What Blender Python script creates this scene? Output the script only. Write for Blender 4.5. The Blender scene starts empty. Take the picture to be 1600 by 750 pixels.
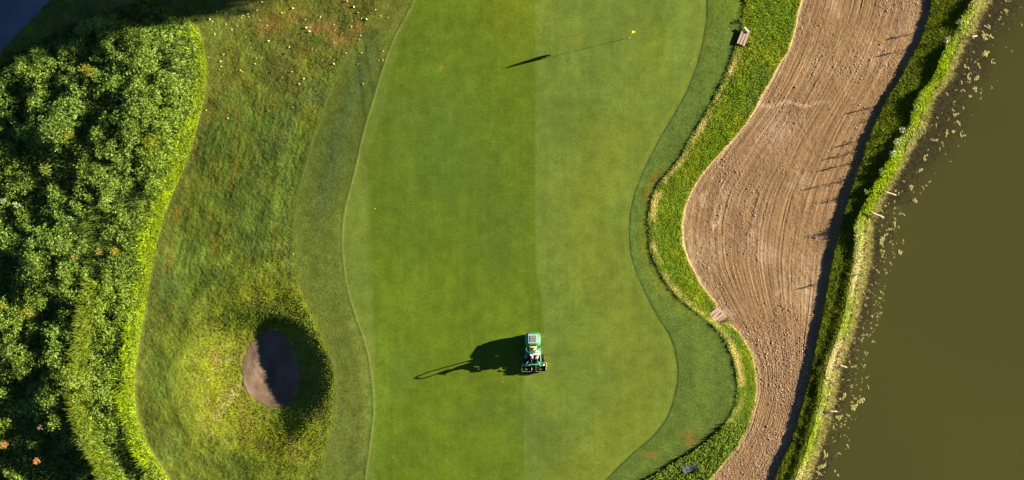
import bpy, bmesh, math, random
import numpy as np
from mathutils import Vector, Matrix

C = bpy.context.scene.collection
rng = np.random.default_rng(7)
random.seed(7)
PI = math.pi

# ------------------------------------------------------------------ camera, sky, sun
PPM = 24.0          # photo pixels per metre of ground
CAMH = 100.0
cam_d = bpy.data.cameras.new('camera'); cam = bpy.data.objects.new('camera', cam_d); C.objects.link(cam)
cam.location = (0, 0, CAMH); cam.rotation_euler = (0, 0, 0)
cam_d.sensor_width = 36; cam_d.lens = 36 * CAMH / (1600 / PPM)
cam_d.clip_end = 2000; cam_d.clip_start = 1
sc = bpy.context.scene; sc.camera = cam

SUN_AZ = math.atan2(47, 190)        # from +X towards +Y
SUN_EL = math.radians(14.6)
w = bpy.data.worlds.new('World'); sc.world = w; w.use_nodes = True
nt = w.node_tree; bg = nt.nodes['Background']
sky = nt.nodes.new('ShaderNodeTexSky'); sky.sky_type = 'NISHITA'; sky.sun_disc = False
sky.sun_elevation = SUN_EL; sky.sun_rotation = PI / 2 - SUN_AZ
sky.air_density = 0.35; sky.dust_density = 0.0; sky.ozone_density = 3.0; sky.altitude = 300
nt.links.new(sky.outputs[0], bg.inputs[0]); bg.inputs[1].default_value = 0.05
sd = bpy.data.lights.new('sun', 'SUN'); sd.energy = 5.0; sd.angle = math.radians(0.5); sd.color = (1.0, 0.87, 0.66)
sun = bpy.data.objects.new('sun', sd); C.objects.link(sun)
sv = Vector((math.cos(SUN_EL) * math.cos(SUN_AZ), math.cos(SUN_EL) * math.sin(SUN_AZ), math.sin(SUN_EL)))
sun.rotation_euler = sv.to_track_quat('Z', 'Y').to_euler(); sun.location = (60, 20, 30)
vs = sc.view_settings; vs.view_transform = 'Standard'; vs.look = 'None'; vs.gamma = 1; vs.use_curve_mapping = False
vs.exposure = 2.08
sc.cycles.max_bounces = 5; sc.cycles.transmission_bounces = 3; sc.cycles.diffuse_bounces = 2

# ------------------------------------------------------------------ noise
_T = rng.random((256, 256))
def vnoise(x, y):
    xi = np.floor(x).astype(int); yi = np.floor(y).astype(int)
    fx = x - xi; fy = y - yi; fx = fx * fx * (3 - 2 * fx); fy = fy * fy * (3 - 2 * fy)
    a = _T[xi & 255, yi & 255]; b = _T[(xi + 1) & 255, yi & 255]
    c = _T[xi & 255, (yi + 1) & 255]; d = _T[(xi + 1) & 255, (yi + 1) & 255]
    return (a * (1 - fx) + b * fx) * (1 - fy) + (c * (1 - fx) + d * fx) * fy
def fbm(x, y, f, o=3, seed=0):
    r = 0; a = 0.5; s = 0
    for k in range(o):
        r = r + a * (vnoise(x * f + 17.3 * k + seed * 31.7, y * f - 9.1 * k + seed * 12.9) - .5); s += a
        a *= .5; f *= 2.03
    return 2 * r / s          # about -1..1
def sst(a, b, x):
    t = np.clip((x - a) / (b - a), 0, 1); return t * t * (3 - 2 * t)
def mix(a, b, t):
    t = np.asarray(t)[..., None]; return np.asarray(a) * (1 - t) + np.asarray(b) * t

# ------------------------------------------------------------------ outlines (px as a function of py, photo grid)
def curve(pts, sm=5):
    p = np.array(pts, float); yy = np.arange(-900, 1700, 1.0)
    xx = np.interp(yy, p[:, 1], p[:, 0])
    k = np.hanning(2 * sm + 3); k /= k.sum()
    xx2 = np.convolve(np.pad(xx, sm + 1, mode='edge'), k, mode='valid')
    return lambda y: np.interp(y, yy, xx2)
cB = curve([(40, -60), (230, 0), (262, 14), (290, 28), (307, 45), (315, 70), (320, 100), (318, 140), (313, 165), (305, 200), (295, 235), (285, 262), (270, 295), (255, 330), (245, 370), (238, 400), (232, 435), (224, 480), (219, 510), (213, 545), (208, 580), (207, 620), (212, 655), (225, 690), (240, 715), (262, 750), (285, 790), (300, 1000)], 6)
cC = curve([(680, -140), (600, 0), (590, 20), (572, 45), (553, 68), (540, 90), (525, 120), (510, 155), (500, 185), (488, 215), (480, 250), (470, 280), (463, 310), (459, 350), (461, 390), (467, 440), (480, 475), (498, 510), (515, 550), (524, 590), (525, 625), (521, 665), (508, 710), (498, 750), (488, 800), (480, 900)], 8)
cD = curve([(700, -140), (650, -12), (643, 8), (633, 27), (617, 55), (605, 85), (595, 115), (583, 155), (572, 190), (563, 225), (558, 250), (548, 290), (540, 320), (535, 350), (534, 385), (536, 410), (540, 440), (547, 470), (557, 500), (566, 525), (575, 555), (580, 590), (583, 620), (583, 650), (578, 690), (570, 750), (560, 800), (550, 900)], 7)
cE = curve([(1090, -140), (1103, 0), (1103, 30), (1097, 65), (1088, 100), (1075, 135), (1060, 165), (1045, 190), (1030, 215), (1012, 250), (1000, 275), (990, 300), (983, 330), (981, 360), (983, 395), (990, 420), (1000, 445), (1010, 465), (1022, 487), (1033, 505), (1045, 523), (1053, 545), (1058, 575), (1057, 600), (1050, 630), (1040, 655), (1025, 675), (1010, 690), (990, 706), (970, 725), (945, 750), (905, 790), (800, 900), (760, 1200)], 6)
cF = curve([(1180, -140), (1162, 0), (1160, 25), (1154, 55), (1149, 70), (1140, 95), (1130, 120), (1118, 145), (1105, 170), (1090, 195), (1078, 215), (1065, 240), (1050, 260), (1035, 277), (1023, 295), (1016, 312), (1012, 335), (1011, 360), (1014, 385), (1020, 405), (1030, 427), (1042, 447), (1060, 467), (1080, 483), (1100, 497), (1120, 515), (1133, 535), (1143, 558), (1150, 583), (1152, 610), (1148, 632), (1140, 650), (1130, 665), (1113, 682), (1088, 700), (1065, 715), (1040, 730), (1010, 748), (950, 790), (850, 900), (800, 1200)], 5)
cG = curve([(1290, -140), (1253, 0), (1247, 20), (1243, 45), (1232, 80), (1215, 105), (1205, 125), (1190, 150), (1180, 170), (1165, 195), (1150, 213), (1130, 235), (1113, 253), (1095, 275), (1080, 300), (1070, 325), (1066, 350), (1067, 380), (1075, 405), (1085, 425), (1095, 445), (1110, 463), (1120, 477), (1112, 489), (1113, 500), (1118, 503), (1140, 506), (1155, 520), (1168, 540), (1177, 560), (1181, 585), (1182, 610), (1180, 630), (1175, 650), (1165, 675), (1150, 700), (1130, 725), (1112, 746), (1070, 790), (950, 950), (900, 1200)], 3)
cH = curve([(1440, -140), (1453, 0), (1452, 15), (1447, 35), (1440, 55), (1428, 80), (1412, 108), (1400, 130), (1385, 155), (1375, 172), (1362, 200), (1352, 225), (1345, 250), (1333, 280), (1325, 305), (1318, 332), (1308, 370), (1300, 402), (1293, 440), (1286, 480), (1282, 500), (1275, 530), (1270, 560), (1263, 590), (1257, 615), (1250, 640), (1243, 665), (1235, 690), (1222, 715), (1212, 740), (1190, 790), (1100, 950), (1050, 1200)], 6)
cI = curve([(1640, -140), (1545, 0), (1535, 15), (1524, 33), (1518, 50), (1508, 62), (1500, 78), (1492, 95), (1482, 120), (1470, 137), (1457, 152), (1450, 170), (1446, 190), (1438, 207), (1427, 218), (1420, 235), (1411, 253), (1400, 272), (1388, 292), (1378, 312), (1366, 332), (1359, 352), (1359, 375), (1357, 402), (1351, 430), (1344, 460), (1338, 490), (1332, 512), (1325, 532), (1318, 550), (1310, 575), (1304, 600), (1300, 630), (1293, 652), (1285, 680), (1275, 710), (1264, 740), (1245, 790), (1180, 950), (1130, 1200)], 4)

_gp = [(1290, -140), (1253, 0), (1215, 105), (1180, 170), (1130, 235), (1085, 300), (1072, 350), (1080, 410), (1110, 465), (1150, 520), (1178, 570), (1182, 610), (1165, 675), (1112, 746), (1070, 790), (950, 950), (900, 1200)]
cGs = curve(_gp, 30)
# ------------------------------------------------------------------ ground heights
BC = np.array([446., 583.])                 # pit of the bunker
_sand = np.array([(432,516),(420,517.5),(409,521),(394,534),(383.5,549),(379,573),(381,600),(390,616),(405,629),(420,636.5),(436,637),(450,631),(460,620),(466,600),(467,580),(463,560),(455,540),(445,525)], float)
_rim = np.array([(560,-0.0)],float)
_a = np.arctan2(_sand[:,1]-BC[1], _sand[:,0]-BC[0]); _r = np.hypot(*( _sand-BC).T)
_o = np.argsort(_a); _a=_a[_o]; _r=_r[_o]
_ra = np.radians([-180,-150,-120,-95,-75,-55,-35,-15,5,25,45,65,90,120,150,180])
_rr = np.array([ 185, 150, 108, 92, 84, 74, 70, 72, 75, 78, 84, 92, 118, 150, 180, 185.])
def sandR(th): return np.interp(th, np.concatenate([_a-2*PI,_a,_a+2*PI]), np.tile(_r,3))
def rimR(th): return np.interp(th, np.concatenate([_ra[:-1]-2*PI,_ra,_ra[1:]+2*PI]), np.concatenate([_rr[:-1],_rr,_rr[1:]]))
WATER = -0.95

def height(px, py, detail=True):
    px = np.asarray(px, float); py = np.asarray(py, float)
    X = px / PPM; Y = py / PPM
    B, Cc, D, E, F, G, H, I = (f(py) for f in (cB, cC, cD, cE, cF, cG, cH, cI))
    z = 0.07 * fbm(X, Y, 0.16, 2, 1) * sst(-40, 60, px - D) * sst(-10, 60, E - px)
    # left apron and rough
    z = z - 0.16 * sst(0, 110, D - px)
    dC = Cc - px
    z = z - 0.42 * sst(-10, 200, dC) + np.where(dC > 0, 0.09 * fbm(X, Y, 0.45, 3, 2), 0) * sst(0, 40, dC)
    # weed bank
    dB = B - px
    z = z + 0.80 * sst(-8, 45, dB) + 0.40 * sst(20, 130, dB) - 1.35 * sst(150, 330, dB) * sst(50, 200, py)
    low = sst(430, 520, py)
    z = z + low * (0.22 * np.exp(-((dB - 14) / 13) ** 2) - 0.28 * np.exp(-((dB - 50) / 18) ** 2) + 0.30 * np.exp(-((dB - 90) / 14) ** 2) - 0.5 * sst(96, 160, dB))
    # bunker mound
    dx = px - BC[0]; dy = py - BC[1]; th = np.arctan2(dy, dx); r = np.hypot(dx, dy)
    Rs = sandR(th); Rr = rimR(th)
    mound = np.exp(-((dx + 40) / 175) ** 2 - ((dy + 0) / 150) ** 2)
    z = z + 0.28 * mound
    u = np.clip((r - Rs) / (Rr - Rs), 0, 1)
    slope = 1 - (0.55 * u + 0.45 * u * u * (3 - 2 * u))
    t = np.clip(r / Rs, 0, 1)
    zp = np.where(r > Rs, -0.68 * slope, -0.68 - 0.36 * (1 - t ** 1.6))
    z = z + np.where(r < Rr, zp, 0)
    # right apron, step and strip
    dF = px - F
    z = z - 0.05 * sst(-70, 0, px - F) * (px > E)
    wG = np.maximum(G - F, 8)
    tS = np.clip(dF / wG, 0, 1)
    z = z + np.where(dF > 0, 0.03 * sst(0, 5, dF) - 0.62 * tS ** 1.05, 0)
    # soil
    z = z + np.where(px > G, -0.06, 0)
    dH = px - H
    z = z + 0.13 * sst(-1.5, 4, dH)
    wI = np.maximum(I - H, 20)
    tb = np.clip(dH / (wI - 24), 0, 1)
    z = z + np.where(dH > 0, 0.10 * tb, 0)
    sh = px - (I - 22)
    z = z + 0.10 * sst(-14, 4, sh) * (dH > 0) - 1.22 * sst(0, 46, sh) - 0.012 * np.clip(sh - 48, 0, 60)
    if detail:
        n1 = fbm(X, Y, 2.6, 3, 5); n2 = fbm(X, Y, 6.0, 2, 6)
        rough = np.clip(np.where(px < Cc, sst(0, 10, Cc - px), 0), 0, 1) * (r > Rs * 1.03)
        stk = (vnoise((px + .28 * (py - 250)) / 4.2, py / 26 + 5) - .5) * sst(110, 200, py) * (1 - sst(400, 480, py))
        z = z + rough * (0.010 * n1 + 0.012 * n2 + .012 * stk + .012 * (vnoise(px / 2.6, py / 3.4) - .5))
        apr = ((px >= Cc) & (px < D)) | ((px > E) & (px < F))
        z = z + np.where(apr, 0.005 * n1 + 0.003 * n2, 0)
        st = ((px > F) & (px < G)) | (px > H)
        z = z + np.where(st, 0.035 * n1 + 0.015 * n2, 0)
        # raked soil: furrows that follow the bed
        Gs = cGs(py); ts = (px - Gs) / np.maximum(H - Gs, 20) + 1
        soil = (px > G) & (px < H)
        ac = ts * 10.0                                   # metres across, roughly
        rough2 = sst(.35, .6, vnoise(X * 0.5 + 3, Y * 0.4 + 8))
        warp = 0.06 * fbm(X, Y, 0.3, 2, 40)
        fur = .4 * (vnoise((ac + warp) * 3, Y * 0.08) - .5) + .9 * (vnoise((ac + warp) * 8.5 + 9, Y * 0.22) - .5) + .7 * (vnoise((ac + warp) * 12 + 5, Y * 0.5 + 3) - .5)
        z = z + np.where(soil, 0.019 * fur * (1 - .35 * rough2) + 0.009 * n1 * (.5 + .7 * rough2) + 0.012 * n2 * (.3 + .6 * rough2), 0)
    return z

def world(px, py, z=None, detail=True):
    if z is None: z = height(px, py, detail)
    s = (CAMH - z) / CAMH / PPM
    return (px - 800) * s, (375 - py) * s, z
def W(px, py, z=None, dz=0.0):
    if z is None: z = float(height(np.array([px]), np.array([py]), False)[0])
    x, y, zz = world(px, py, z); return Vector((x, y, zz + dz))

# ------------------------------------------------------------------ mesh and object helpers
def np_mesh(name, V, faces_list, mats=None, tint=None, smooth=True):
    """faces_list: list of int arrays (n,k)"""
    me = bpy.data.meshes.new(name)
    V = np.asarray(V, np.float32)
    me.vertices.add(len(V)); me.vertices.foreach_set('co', V.ravel())
    loops = np.concatenate([f.ravel() for f in faces_list]).astype(np.int32)
    tot = np.concatenate([np.full(len(f), f.shape[1]) for f in faces_list]).astype(np.int32)
    start = np.concatenate([[0], np.cumsum(tot)[:-1]]).astype(np.int32)
    me.loops.add(len(loops)); me.loops.foreach_set('vertex_index', loops)
    me.polygons.add(len(tot)); me.polygons.foreach_set('loop_start', start); me.polygons.foreach_set('loop_total', tot)
    me.polygons.foreach_set('use_smooth', np.full(len(tot), smooth))
    if tint is not None:
        at = me.attributes.new('tint', 'FLOAT_COLOR', 'POINT')
        c = np.ones((len(V), 4), np.float32); c[:, :3] = tint
        at.data.foreach_set('color', c.ravel())
    me.update(calc_edges=True)
    me.validate()
    for m in (mats or []): me.materials.append(m)
    return me
def link(name, me, parent=None, loc=None):
    o = bpy.data.objects.new(name, me); C.objects.link(o)
    if parent: o.parent = parent
    if loc is not None: o.location = loc
    return o
def tag(o, label=None, cat=None, group=None, kind=None):
    if label: o['label'] = label
    if cat: o['category'] = cat
    if group: o['group'] = group
    if kind: o['kind'] = kind
    return o
def empty(name, loc, rz=0, label=None, cat=None, group=None):
    o = bpy.data.objects.new(name, None); C.objects.link(o); o.location = loc; o.rotation_euler = (0, 0, rz)
    o.empty_display_size = .2
    return tag(o, label, cat, group)

# ------------------------------------------------------------------ materials
def mat(name, build):
    m = bpy.data.materials.new(name); m.use_nodes = True
    t = m.node_tree; t.nodes.clear()
    out = t.nodes.new('ShaderNodeOutputMaterial')
    build(t, out); return m
def N(t, typ, **kw):
    n = t.nodes.new(typ)
    for k, v in kw.items():
        if k.startswith('i_'): n.inputs[k[2:].replace('_', ' ')].default_value = v
        else: setattr(n, k, v)
    return n
def noise_fac(t, scale, detail=4, stretch=(1, 1, 1), rough=.6):
    tc = N(t, 'ShaderNodeTexCoord'); mp = N(t, 'ShaderNodeMapping'); mp.inputs['Scale'].default_value = stretch
    n = N(t, 'ShaderNodeTexNoise'); n.inputs['Scale'].default_value = scale; n.inputs['Detail'].default_value = detail; n.inputs['Roughness'].default_value = rough
    t.links.new(tc.outputs['Object'], mp.inputs[0]); t.links.new(mp.outputs[0], n.inputs['Vector']); return n.outputs['Fac']
def ramp(t, fac, stops):
    r = N(t, 'ShaderNodeValToRGB'); cr = r.color_ramp
    while len(cr.elements) < len(stops): cr.elements.new(.5)
    for e, (p, c) in zip(cr.elements, stops):
        e.position = p; e.color = (*c, 1) if len(c) == 3 else c
    t.links.new(fac, r.inputs[0]); return r.outputs[0]
def mul(t, a, b):
    m = N(t, 'ShaderNodeMix', data_type='RGBA', blend_type='MULTIPLY'); m.inputs['Factor'].default_value = 1
    t.links.new(a, m.inputs['A']); t.links.new(b, m.inputs['B']); return m.outputs['Result']
def tinted(name, nscale=3.0, amp=(.75, 1.2), bump=.3, bscale=12, bdist=.03, rough=.9, spec=.15, fine=None, trans=0.0, warm=None):
    def b(t, out):
        at = N(t, 'ShaderNodeAttribute', attribute_name='tint')
        col = at.outputs['Color']
        f = noise_fac(t, nscale, 5)
        g0, g1 = amp
        w0 = (g0, g0, g0) if warm is None else (g0 * warm[0], g0 * warm[1], g0 * warm[2])
        col = mul(t, col, ramp(t, f, [(.3, w0), (.7, (g1, g1, g1))]))
        if fine:
            f2 = noise_fac(t, fine[0], 3, fine[2] if len(fine) > 2 else (1, 1, 1), .7)
            col = mul(t, col, ramp(t, f2, [(.32, (fine[1][0],) * 3), (.68, (fine[1][1],) * 3)]))
        p = N(t, 'ShaderNodeBsdfPrincipled'); p.inputs['Roughness'].default_value = rough
        p.inputs['Specular IOR Level'].default_value = spec
        t.links.new(col, p.inputs['Base Color'])
        if bump:
            bn = N(t, 'ShaderNodeBump'); bn.inputs['Strength'].default_value = bump; bn.inputs['Distance'].default_value = bdist
            t.links.new(noise_fac(t, bscale, 4), bn.inputs['Height']); t.links.new(bn.outputs[0], p.inputs['Normal'])
        if trans:
            tr = N(t, 'ShaderNodeBsdfTranslucent'); t.links.new(col, tr.inputs['Color'])
            mx = N(t, 'ShaderNodeMixShader'); mx.inputs[0].default_value = trans
            t.links.new(p.outputs[0], mx.inputs[1]); t.links.new(tr.outputs[0], mx.inputs[2]); t.links.new(mx.outputs[0], out.inputs[0])
        else: t.links.new(p.outputs[0], out.inputs[0])
    return mat(name, b)
def plain(name, col, rough=.6, metal=0, spec=.4, var=.15, scale=8, bump=.0, coat=0):
    def b(t, out):
        f = noise_fac(t, scale, 4)
        c0 = tuple(x * (1 - var) for x in col); c1 = tuple(min(1, x * (1 + var)) for x in col)
        p = N(t, 'ShaderNodeBsdfPrincipled'); p.inputs['Roughness'].default_value = rough; p.inputs['Metallic'].default_value = metal
        p.inputs['Specular IOR Level'].default_value = spec; p.inputs['Coat Weight'].default_value = coat
        t.links.new(ramp(t, f, [(.3, c0), (.7, c1)]), p.inputs['Base Color'])
        if bump:
            bn = N(t, 'ShaderNodeBump'); bn.inputs['Strength'].default_value = bump; bn.inputs['Distance'].default_value = .02
            t.links.new(f, bn.inputs['Height']); t.links.new(bn.outputs[0], p.inputs['Normal'])
        t.links.new(p.outputs[0], out.inputs[0])
    return mat(name, b)

M_green = tinted('mown_green_grass', 1.3, (.84, 1.15), .14, 9, .01, .9, .1, fine=(9, (.78, 1.2)))
M_apron = tinted('apron_grass', 1.6, (.80, 1.2), .3, 8, .03, .9, .1, fine=(9, (.6, 1.35)))
M_rough = tinted('rough_grass', 1.1, (.78, 1.2), .5, 8, .06, .9, .1, fine=(9, (.6, 1.4)))
M_strip = tinted('bank_grass', 1.5, (.78, 1.2), .5, 5, .08, .9, .1, fine=(8, (.55, 1.4)))
M_soil = tinted('raked_soil', 0.6, (.88, 1.12), .5, 9, .04, .95, .1, fine=(9, (.7, 1.25)))
M_sand = tinted('bunker_sand', 1.0, (.9, 1.1), .35, 8, .03, .95, .1, fine=(9, (.85, 1.15)))
M_path = tinted('asphalt_path', 1.0, (.9, 1.1), .2, 30, .01, .85, .2, fine=(10, (.85, 1.15)))
M_leaf = tinted('leaf', 2.0, (.9, 1.1), 0, rough=.5, spec=.22, trans=.25)
M_blade = tinted('grass_blade', 2.0, (.85, 1.15), 0, rough=.65, spec=.08, trans=.3)
M_algae = tinted('algae', 6.0, (.7, 1.25), .8, 14, .03, .7, .3)
M_wood = tinted('weathered_wood', 5.0, (.75, 1.15), .4, 20, .01, .8, .2)

# ------------------------------------------------------------------ ground strips
rows = np.concatenate([[-800, -500, -320, -220, -160, -120, -90, -65, -48, -36, -28], np.arange(-22, 772.1, 1.6), [780, 790, 802, 818, 840, 870, 910, 970, 1060, 1200, 1500]])
def strip(name, fl, fr, n, m, colfn, pre=None, post=None, cut=None, kind='structure', tpow=1):
    t = np.linspace(0, 1, n)
    py = rows[:, None]
    L = fl(rows)[:, None]; R = fr(rows)[:, None]
    px = L + (R - L) * t[None, :]
    if pre is not None: px = np.concatenate([L + np.array(pre)[None, :], px], 1)
    if post is not None: px = np.concatenate([px, R + np.array(post)[None, :]], 1)
    PY = np.broadcast_to(py, px.shape); nr, nc = px.shape
    z = height(px, PY)
    if name == 'soil_bed' or True:
        # shared borders take the plain height so neighbours meet without a gap
        zb = height(px, PY, False)
        if pre is None: z[:, 0] = zb[:, 0]
        if post is None: z[:, -1] = zb[:, -1]
    # evaluate the one-sided steps exactly at a border from the left strip's side
    x, y, z = world(px, PY, z)
    V = np.stack([x, y, z], -1).reshape(-1, 3)
    idx = np.arange(nr * nc).reshape(nr, nc)
    F = np.stack([idx[:-1, :-1], idx[1:, :-1], idx[1:, 1:], idx[:-1, 1:]], -1).reshape(-1, 4)
    if cut is not None:
        inside = cut(px, PY).ravel()
        F = F[~inside[F].all(1)]
    col = colfn(px, PY, L, R)
    me = np_mesh(name, V, [F], [m], col.reshape(-1, 3))
    return tag(link(name, me), kind=kind)

def col_green(px, py, L, R):
    X = px / PPM; Y = py / PPM
    bx = np.where(py < 520, 836 + 14 * sst(380, 520, py), 819)
    right = sst(-1.5, 1.5, px - bx)
    dark = np.array([.084, .134, .008]); light = np.array([.109, .158, .022])
    c = mix(dark, light, right)
    # first, paler clean-up pass along the left edge
    lx = np.interp(py, [0, 60, 140, 200, 250, 400, 500, 620, 750], [652, 625, 606, 590, 572, 579, 585, 588, 584])
    c = mix(c, np.array([.135, .170, .034]), (1 - sst(-4, 4, px - lx)) * .42)
    # soft paler passes
    pas = sst(.45, .6, vnoise((px + 6 * np.sin(py / 90)) / 42 + 4, py * 0.003 + 2))
    c = c * (1 + .07 * (pas - .5))[..., None]
    lin = vnoise(px / 5.5, py * .012 + 7) - .5 + .6 * (vnoise(px / 2.4 + 50, py * .02) - .5)
    c = c * (1 + .09 * lin)[..., None]
    big = fbm(X, Y, 0.22, 3, 11); med = fbm(X, Y, 0.9, 3, 12)
    c = mix(c, np.array([.140, .182, .006]), np.clip(.0 + .5 * big, 0, .4))
    c = mix(c, np.array([.055, .110, .020]), np.clip(-.05 - .6 * fbm(X, Y, 0.3, 3, 13), 0, .35))
    # darker, bluer green pool left of the centre
    c = mix(c, np.array([.060, .120, .015]), .55 * np.exp(-((px - 690) / 75) ** 2 - ((py - 235) / 130) ** 2))
    c = mix(c, np.array([.15, .19, .008]), .35 * np.exp(-((px - 800) / 50) ** 2 - ((py - 20) / 90) ** 2))
    c = mix(c, np.array([.15, .185, .012]), .40 * np.exp(-((px - (R - 60)) / 50) ** 2) * sst(100, 250, py))
    c = c * (1 + .12 * med)[..., None]
    c = c * (1 + .07 * (vnoise(X * 6, Y * .5) - .5))[..., None]
    # two bright/ dark border lines
    c = mix(c, np.array([.22, .24, .05]), .55 * np.exp(-((px - L - 1.5) / 1.6) ** 2))
    c = mix(c, np.array([.16, .19, .02]), .5 * np.exp(-((R - px - 5) / 4) ** 2))
    # scuffs
    for sx, sy, s, q in ((690, 105, 3, .7), (873, 645, 4, .35), (955, 740, 8, .25), (890, 700, 6, .2), (905, 66, 8, .2)):
        c = mix(c, np.array([.22, .16, .01]), q * np.exp(-((px - sx) ** 2 + (py - sy) ** 2 * .5) / s ** 2))
    return c
def col_apron_l(px, py, L, R):
    X = px / PPM; Y = py / PPM
    c = np.broadcast_to(np.array([.096, .132, .018]), px.shape + (3,))
    t = (px - L) / np.maximum(R - L, 1)
    st = vnoise(t * 5 + 3, Y * .12) - .5
    c = c * (1 + .55 * st)[..., None]
    c = mix(c, np.array([.058, .098, .030]), .7 * np.exp(-((t - .55) / .2) ** 2) * (1 - sst(250, 420, py)) * sst(50, 110, py))
    c = mix(c, np.array([.125, .16, .03]), .35 * sst(380, 560, py) * (.6 + .4 * fbm(X, Y, .5, 2, 15)))
    c = mix(c, np.array([.13, .12, .02]), .6 * (1 - sst(30, 75, py)) * np.clip(.45 + fbm(X, Y, .8, 3, 16), 0, 1))
    c = mix(c, np.array([.18, .21, .05]), .40 * np.exp(-((px - L - 2) / 2.2) ** 2) * (sst(60, 80, py) - .8 * sst(230, 330, py) + .8 * sst(600, 680, py)))
    c = mix(c, np.array([.03, .065, .02]), .6 * np.exp(-((R - px - 1) / 2.2) ** 2))
    # two wheel tracks
    for k, o in ((0, 0), (1, 15), (2, 34)):
        tx = np.interp(py, [60, 100, 140, 200, 260], [554 + o, 560 + o, 566 + o * 1.1, 572 + o * .9, 572 + o * .8])
        c = mix(c, np.array([.030, .055, .018]), .6 * np.exp(-((px - tx) / 2.2) ** 2) * (sst(55, 80, py) - sst(200, 270, py)))
    c = mix(c, np.array([.035, .06, .02]), .6 * np.exp(-((px - 572) / 14) ** 2 - ((py - 54) / 9) ** 2))
    return c * (1 + .15 * fbm(X, Y, 1.5, 3, 17))[..., None]
def col_apron_r(px, py, L, R):
    X = px / PPM; Y = py / PPM
    c = np.broadcast_to(np.array([.075, .120, .018]), px.shape + (3,))
    t = (px - L) / np.maximum(R - L, 1)
    st = vnoise(t * 4 + 1, Y * .1) - .5
    c = c * (1 + .25 * st)[..., None]
    c = mix(c, np.array([.14, .165, .010]), np.clip(.55 * sst(.35, .75, t) * (sst(240, 330, py) - sst(450, 520, py)) * (1 + fbm(X, Y, .6, 3, 20)), 0, .8))
    c = mix(c, np.array([.11, .15, .012]), .5 * (1 - sst(40, 120, py)) * np.clip(.5 + fbm(X, Y, .5, 2, 22), 0, 1))
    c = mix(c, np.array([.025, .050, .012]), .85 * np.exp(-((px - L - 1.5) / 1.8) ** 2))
    c = mix(c, np.array([.025, .060, .012]), .3 * np.exp(-((R - px) / 8) ** 2))  # painted shadow that the taller strip grass casts on the apron
    rust = np.array([.26, .11, .02])
    for sx, sy, a, b_, q in ((1016, 712, 10, 6, .8), (1082, 684, 16, 12, .5), (1120, 662, 12, 8, .25), (1024, 280, 6, 14, .5), (1013, 305, 4, 20, .5)):
        c = mix(c, rust, q * np.exp(-((px - sx) / a) ** 2 - ((py - sy) / b_) ** 2) * np.clip(.6 + fbm(X, Y, 2, 3, 23), 0, 1))
    return c * (1 + .16 * fbm(X, Y, 1.3, 3, 24))[..., None]
def col_rough(px, py, L, R):
    X = px / PPM; Y = py / PPM
    c = np.broadcast_to(np.array([.088, .140, .018]), px.shape + (3,))
    # mowing streaks run down the slope
    s = vnoise((px + .25 * (py - 250)) / 16, py / 130 + 4) - .5
    s2 = vnoise((px + .3 * (py - 250)) / 6, py / 40 + 9) - .5
    m = sst(110, 220, py) * (1 - sst(380, 470, py))
    c = c * (1 + m * (.45 * s + .35 * s2))[..., None]
    n = fbm(X, Y, .55, 4, 30)
    c = mix(c, np.array([.135, .165, .012]), np.clip(.1 + .8 * n, 0, .6))
    c = mix(c, np.array([.045, .085, .028]), np.clip(-.05 - .9 * fbm(X, Y, .5, 3, 31), 0, .7))
    # brown, thin turf in the upper part
    br = np.clip((1 - sst(80, 230, py)) * (.45 + .9 * fbm(X, Y, .7, 4, 32)), 0, .85)
    c = mix(c, np.array([.175, .130, .018]), br * .5)
    c = mix(c, np.array([.22, .125, .03]), np.clip(np.exp(-((px - 490) / 90) ** 2 - ((py - 42) / 36) ** 2) * (.5 + 1.1 * fbm(X, Y, 1.1, 3, 39)), 0, .7))
    r2 = np.clip(fbm((px + .28 * (py - 250)) / PPM * 3.0, Y * .5, 1.2, 3, 33) * 2.4 - .80, 0, .6) * (py > 100)
    c = mix(c, np.array([.22, .145, .014]), r2 * sst(-5, 60, cC(py) - px) * (1 - .7 * sst(470, 520, py)))
    dB = px - cB(py)
    c = mix(c, np.array([.10, .085, .018]), .4 * np.exp(-(dB / 28) ** 2))
    # long green and straw coloured turf around the bunker
    dx = px - BC[0]; dy = py - BC[1]; rr = np.hypot(dx, dy); th = np.arctan2(dy, dx)
    ring = np.exp(-((rr - 105) / 62) ** 2) * (1 - .6 * sst(40, 90, dx))
    c = mix(c, np.array([.19, .225, .010]), .85 * ring)
    straw = np.clip(fbm(X, Y, 1.6, 4, 35) * 1.6 - .05, 0, 1) * np.exp(-((dx + 95) / 38) ** 2 - ((dy - 25) / 65) ** 2)
    c = mix(c, np.array([.36, .29, .13]), .9 * straw)
    c = mix(c, np.array([.20, .17, .03]), .6 * np.clip(fbm(X, Y, 1.2, 4, 36) * 2, 0, 1) * ring)
    # rings left by the mower round the mound
    rg = np.sin(rr / 5.0 + 3 * fbm(X, Y, .3, 2, 37)) * np.exp(-((rr - 190) / 45) ** 2) * (dx < 60)
    c = c * (1 + .16 * rg)[..., None]
    c = mix(c, np.array([.09, .125, .02]), .5 * np.clip(dx / 40, 0, 1) * np.exp(-(rr / 100) ** 2))
    c = c * (1 + .25 * fbm(X, Y, 2.2, 3, 38))[..., None]
    return np.clip(c, .004, 1)
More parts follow.
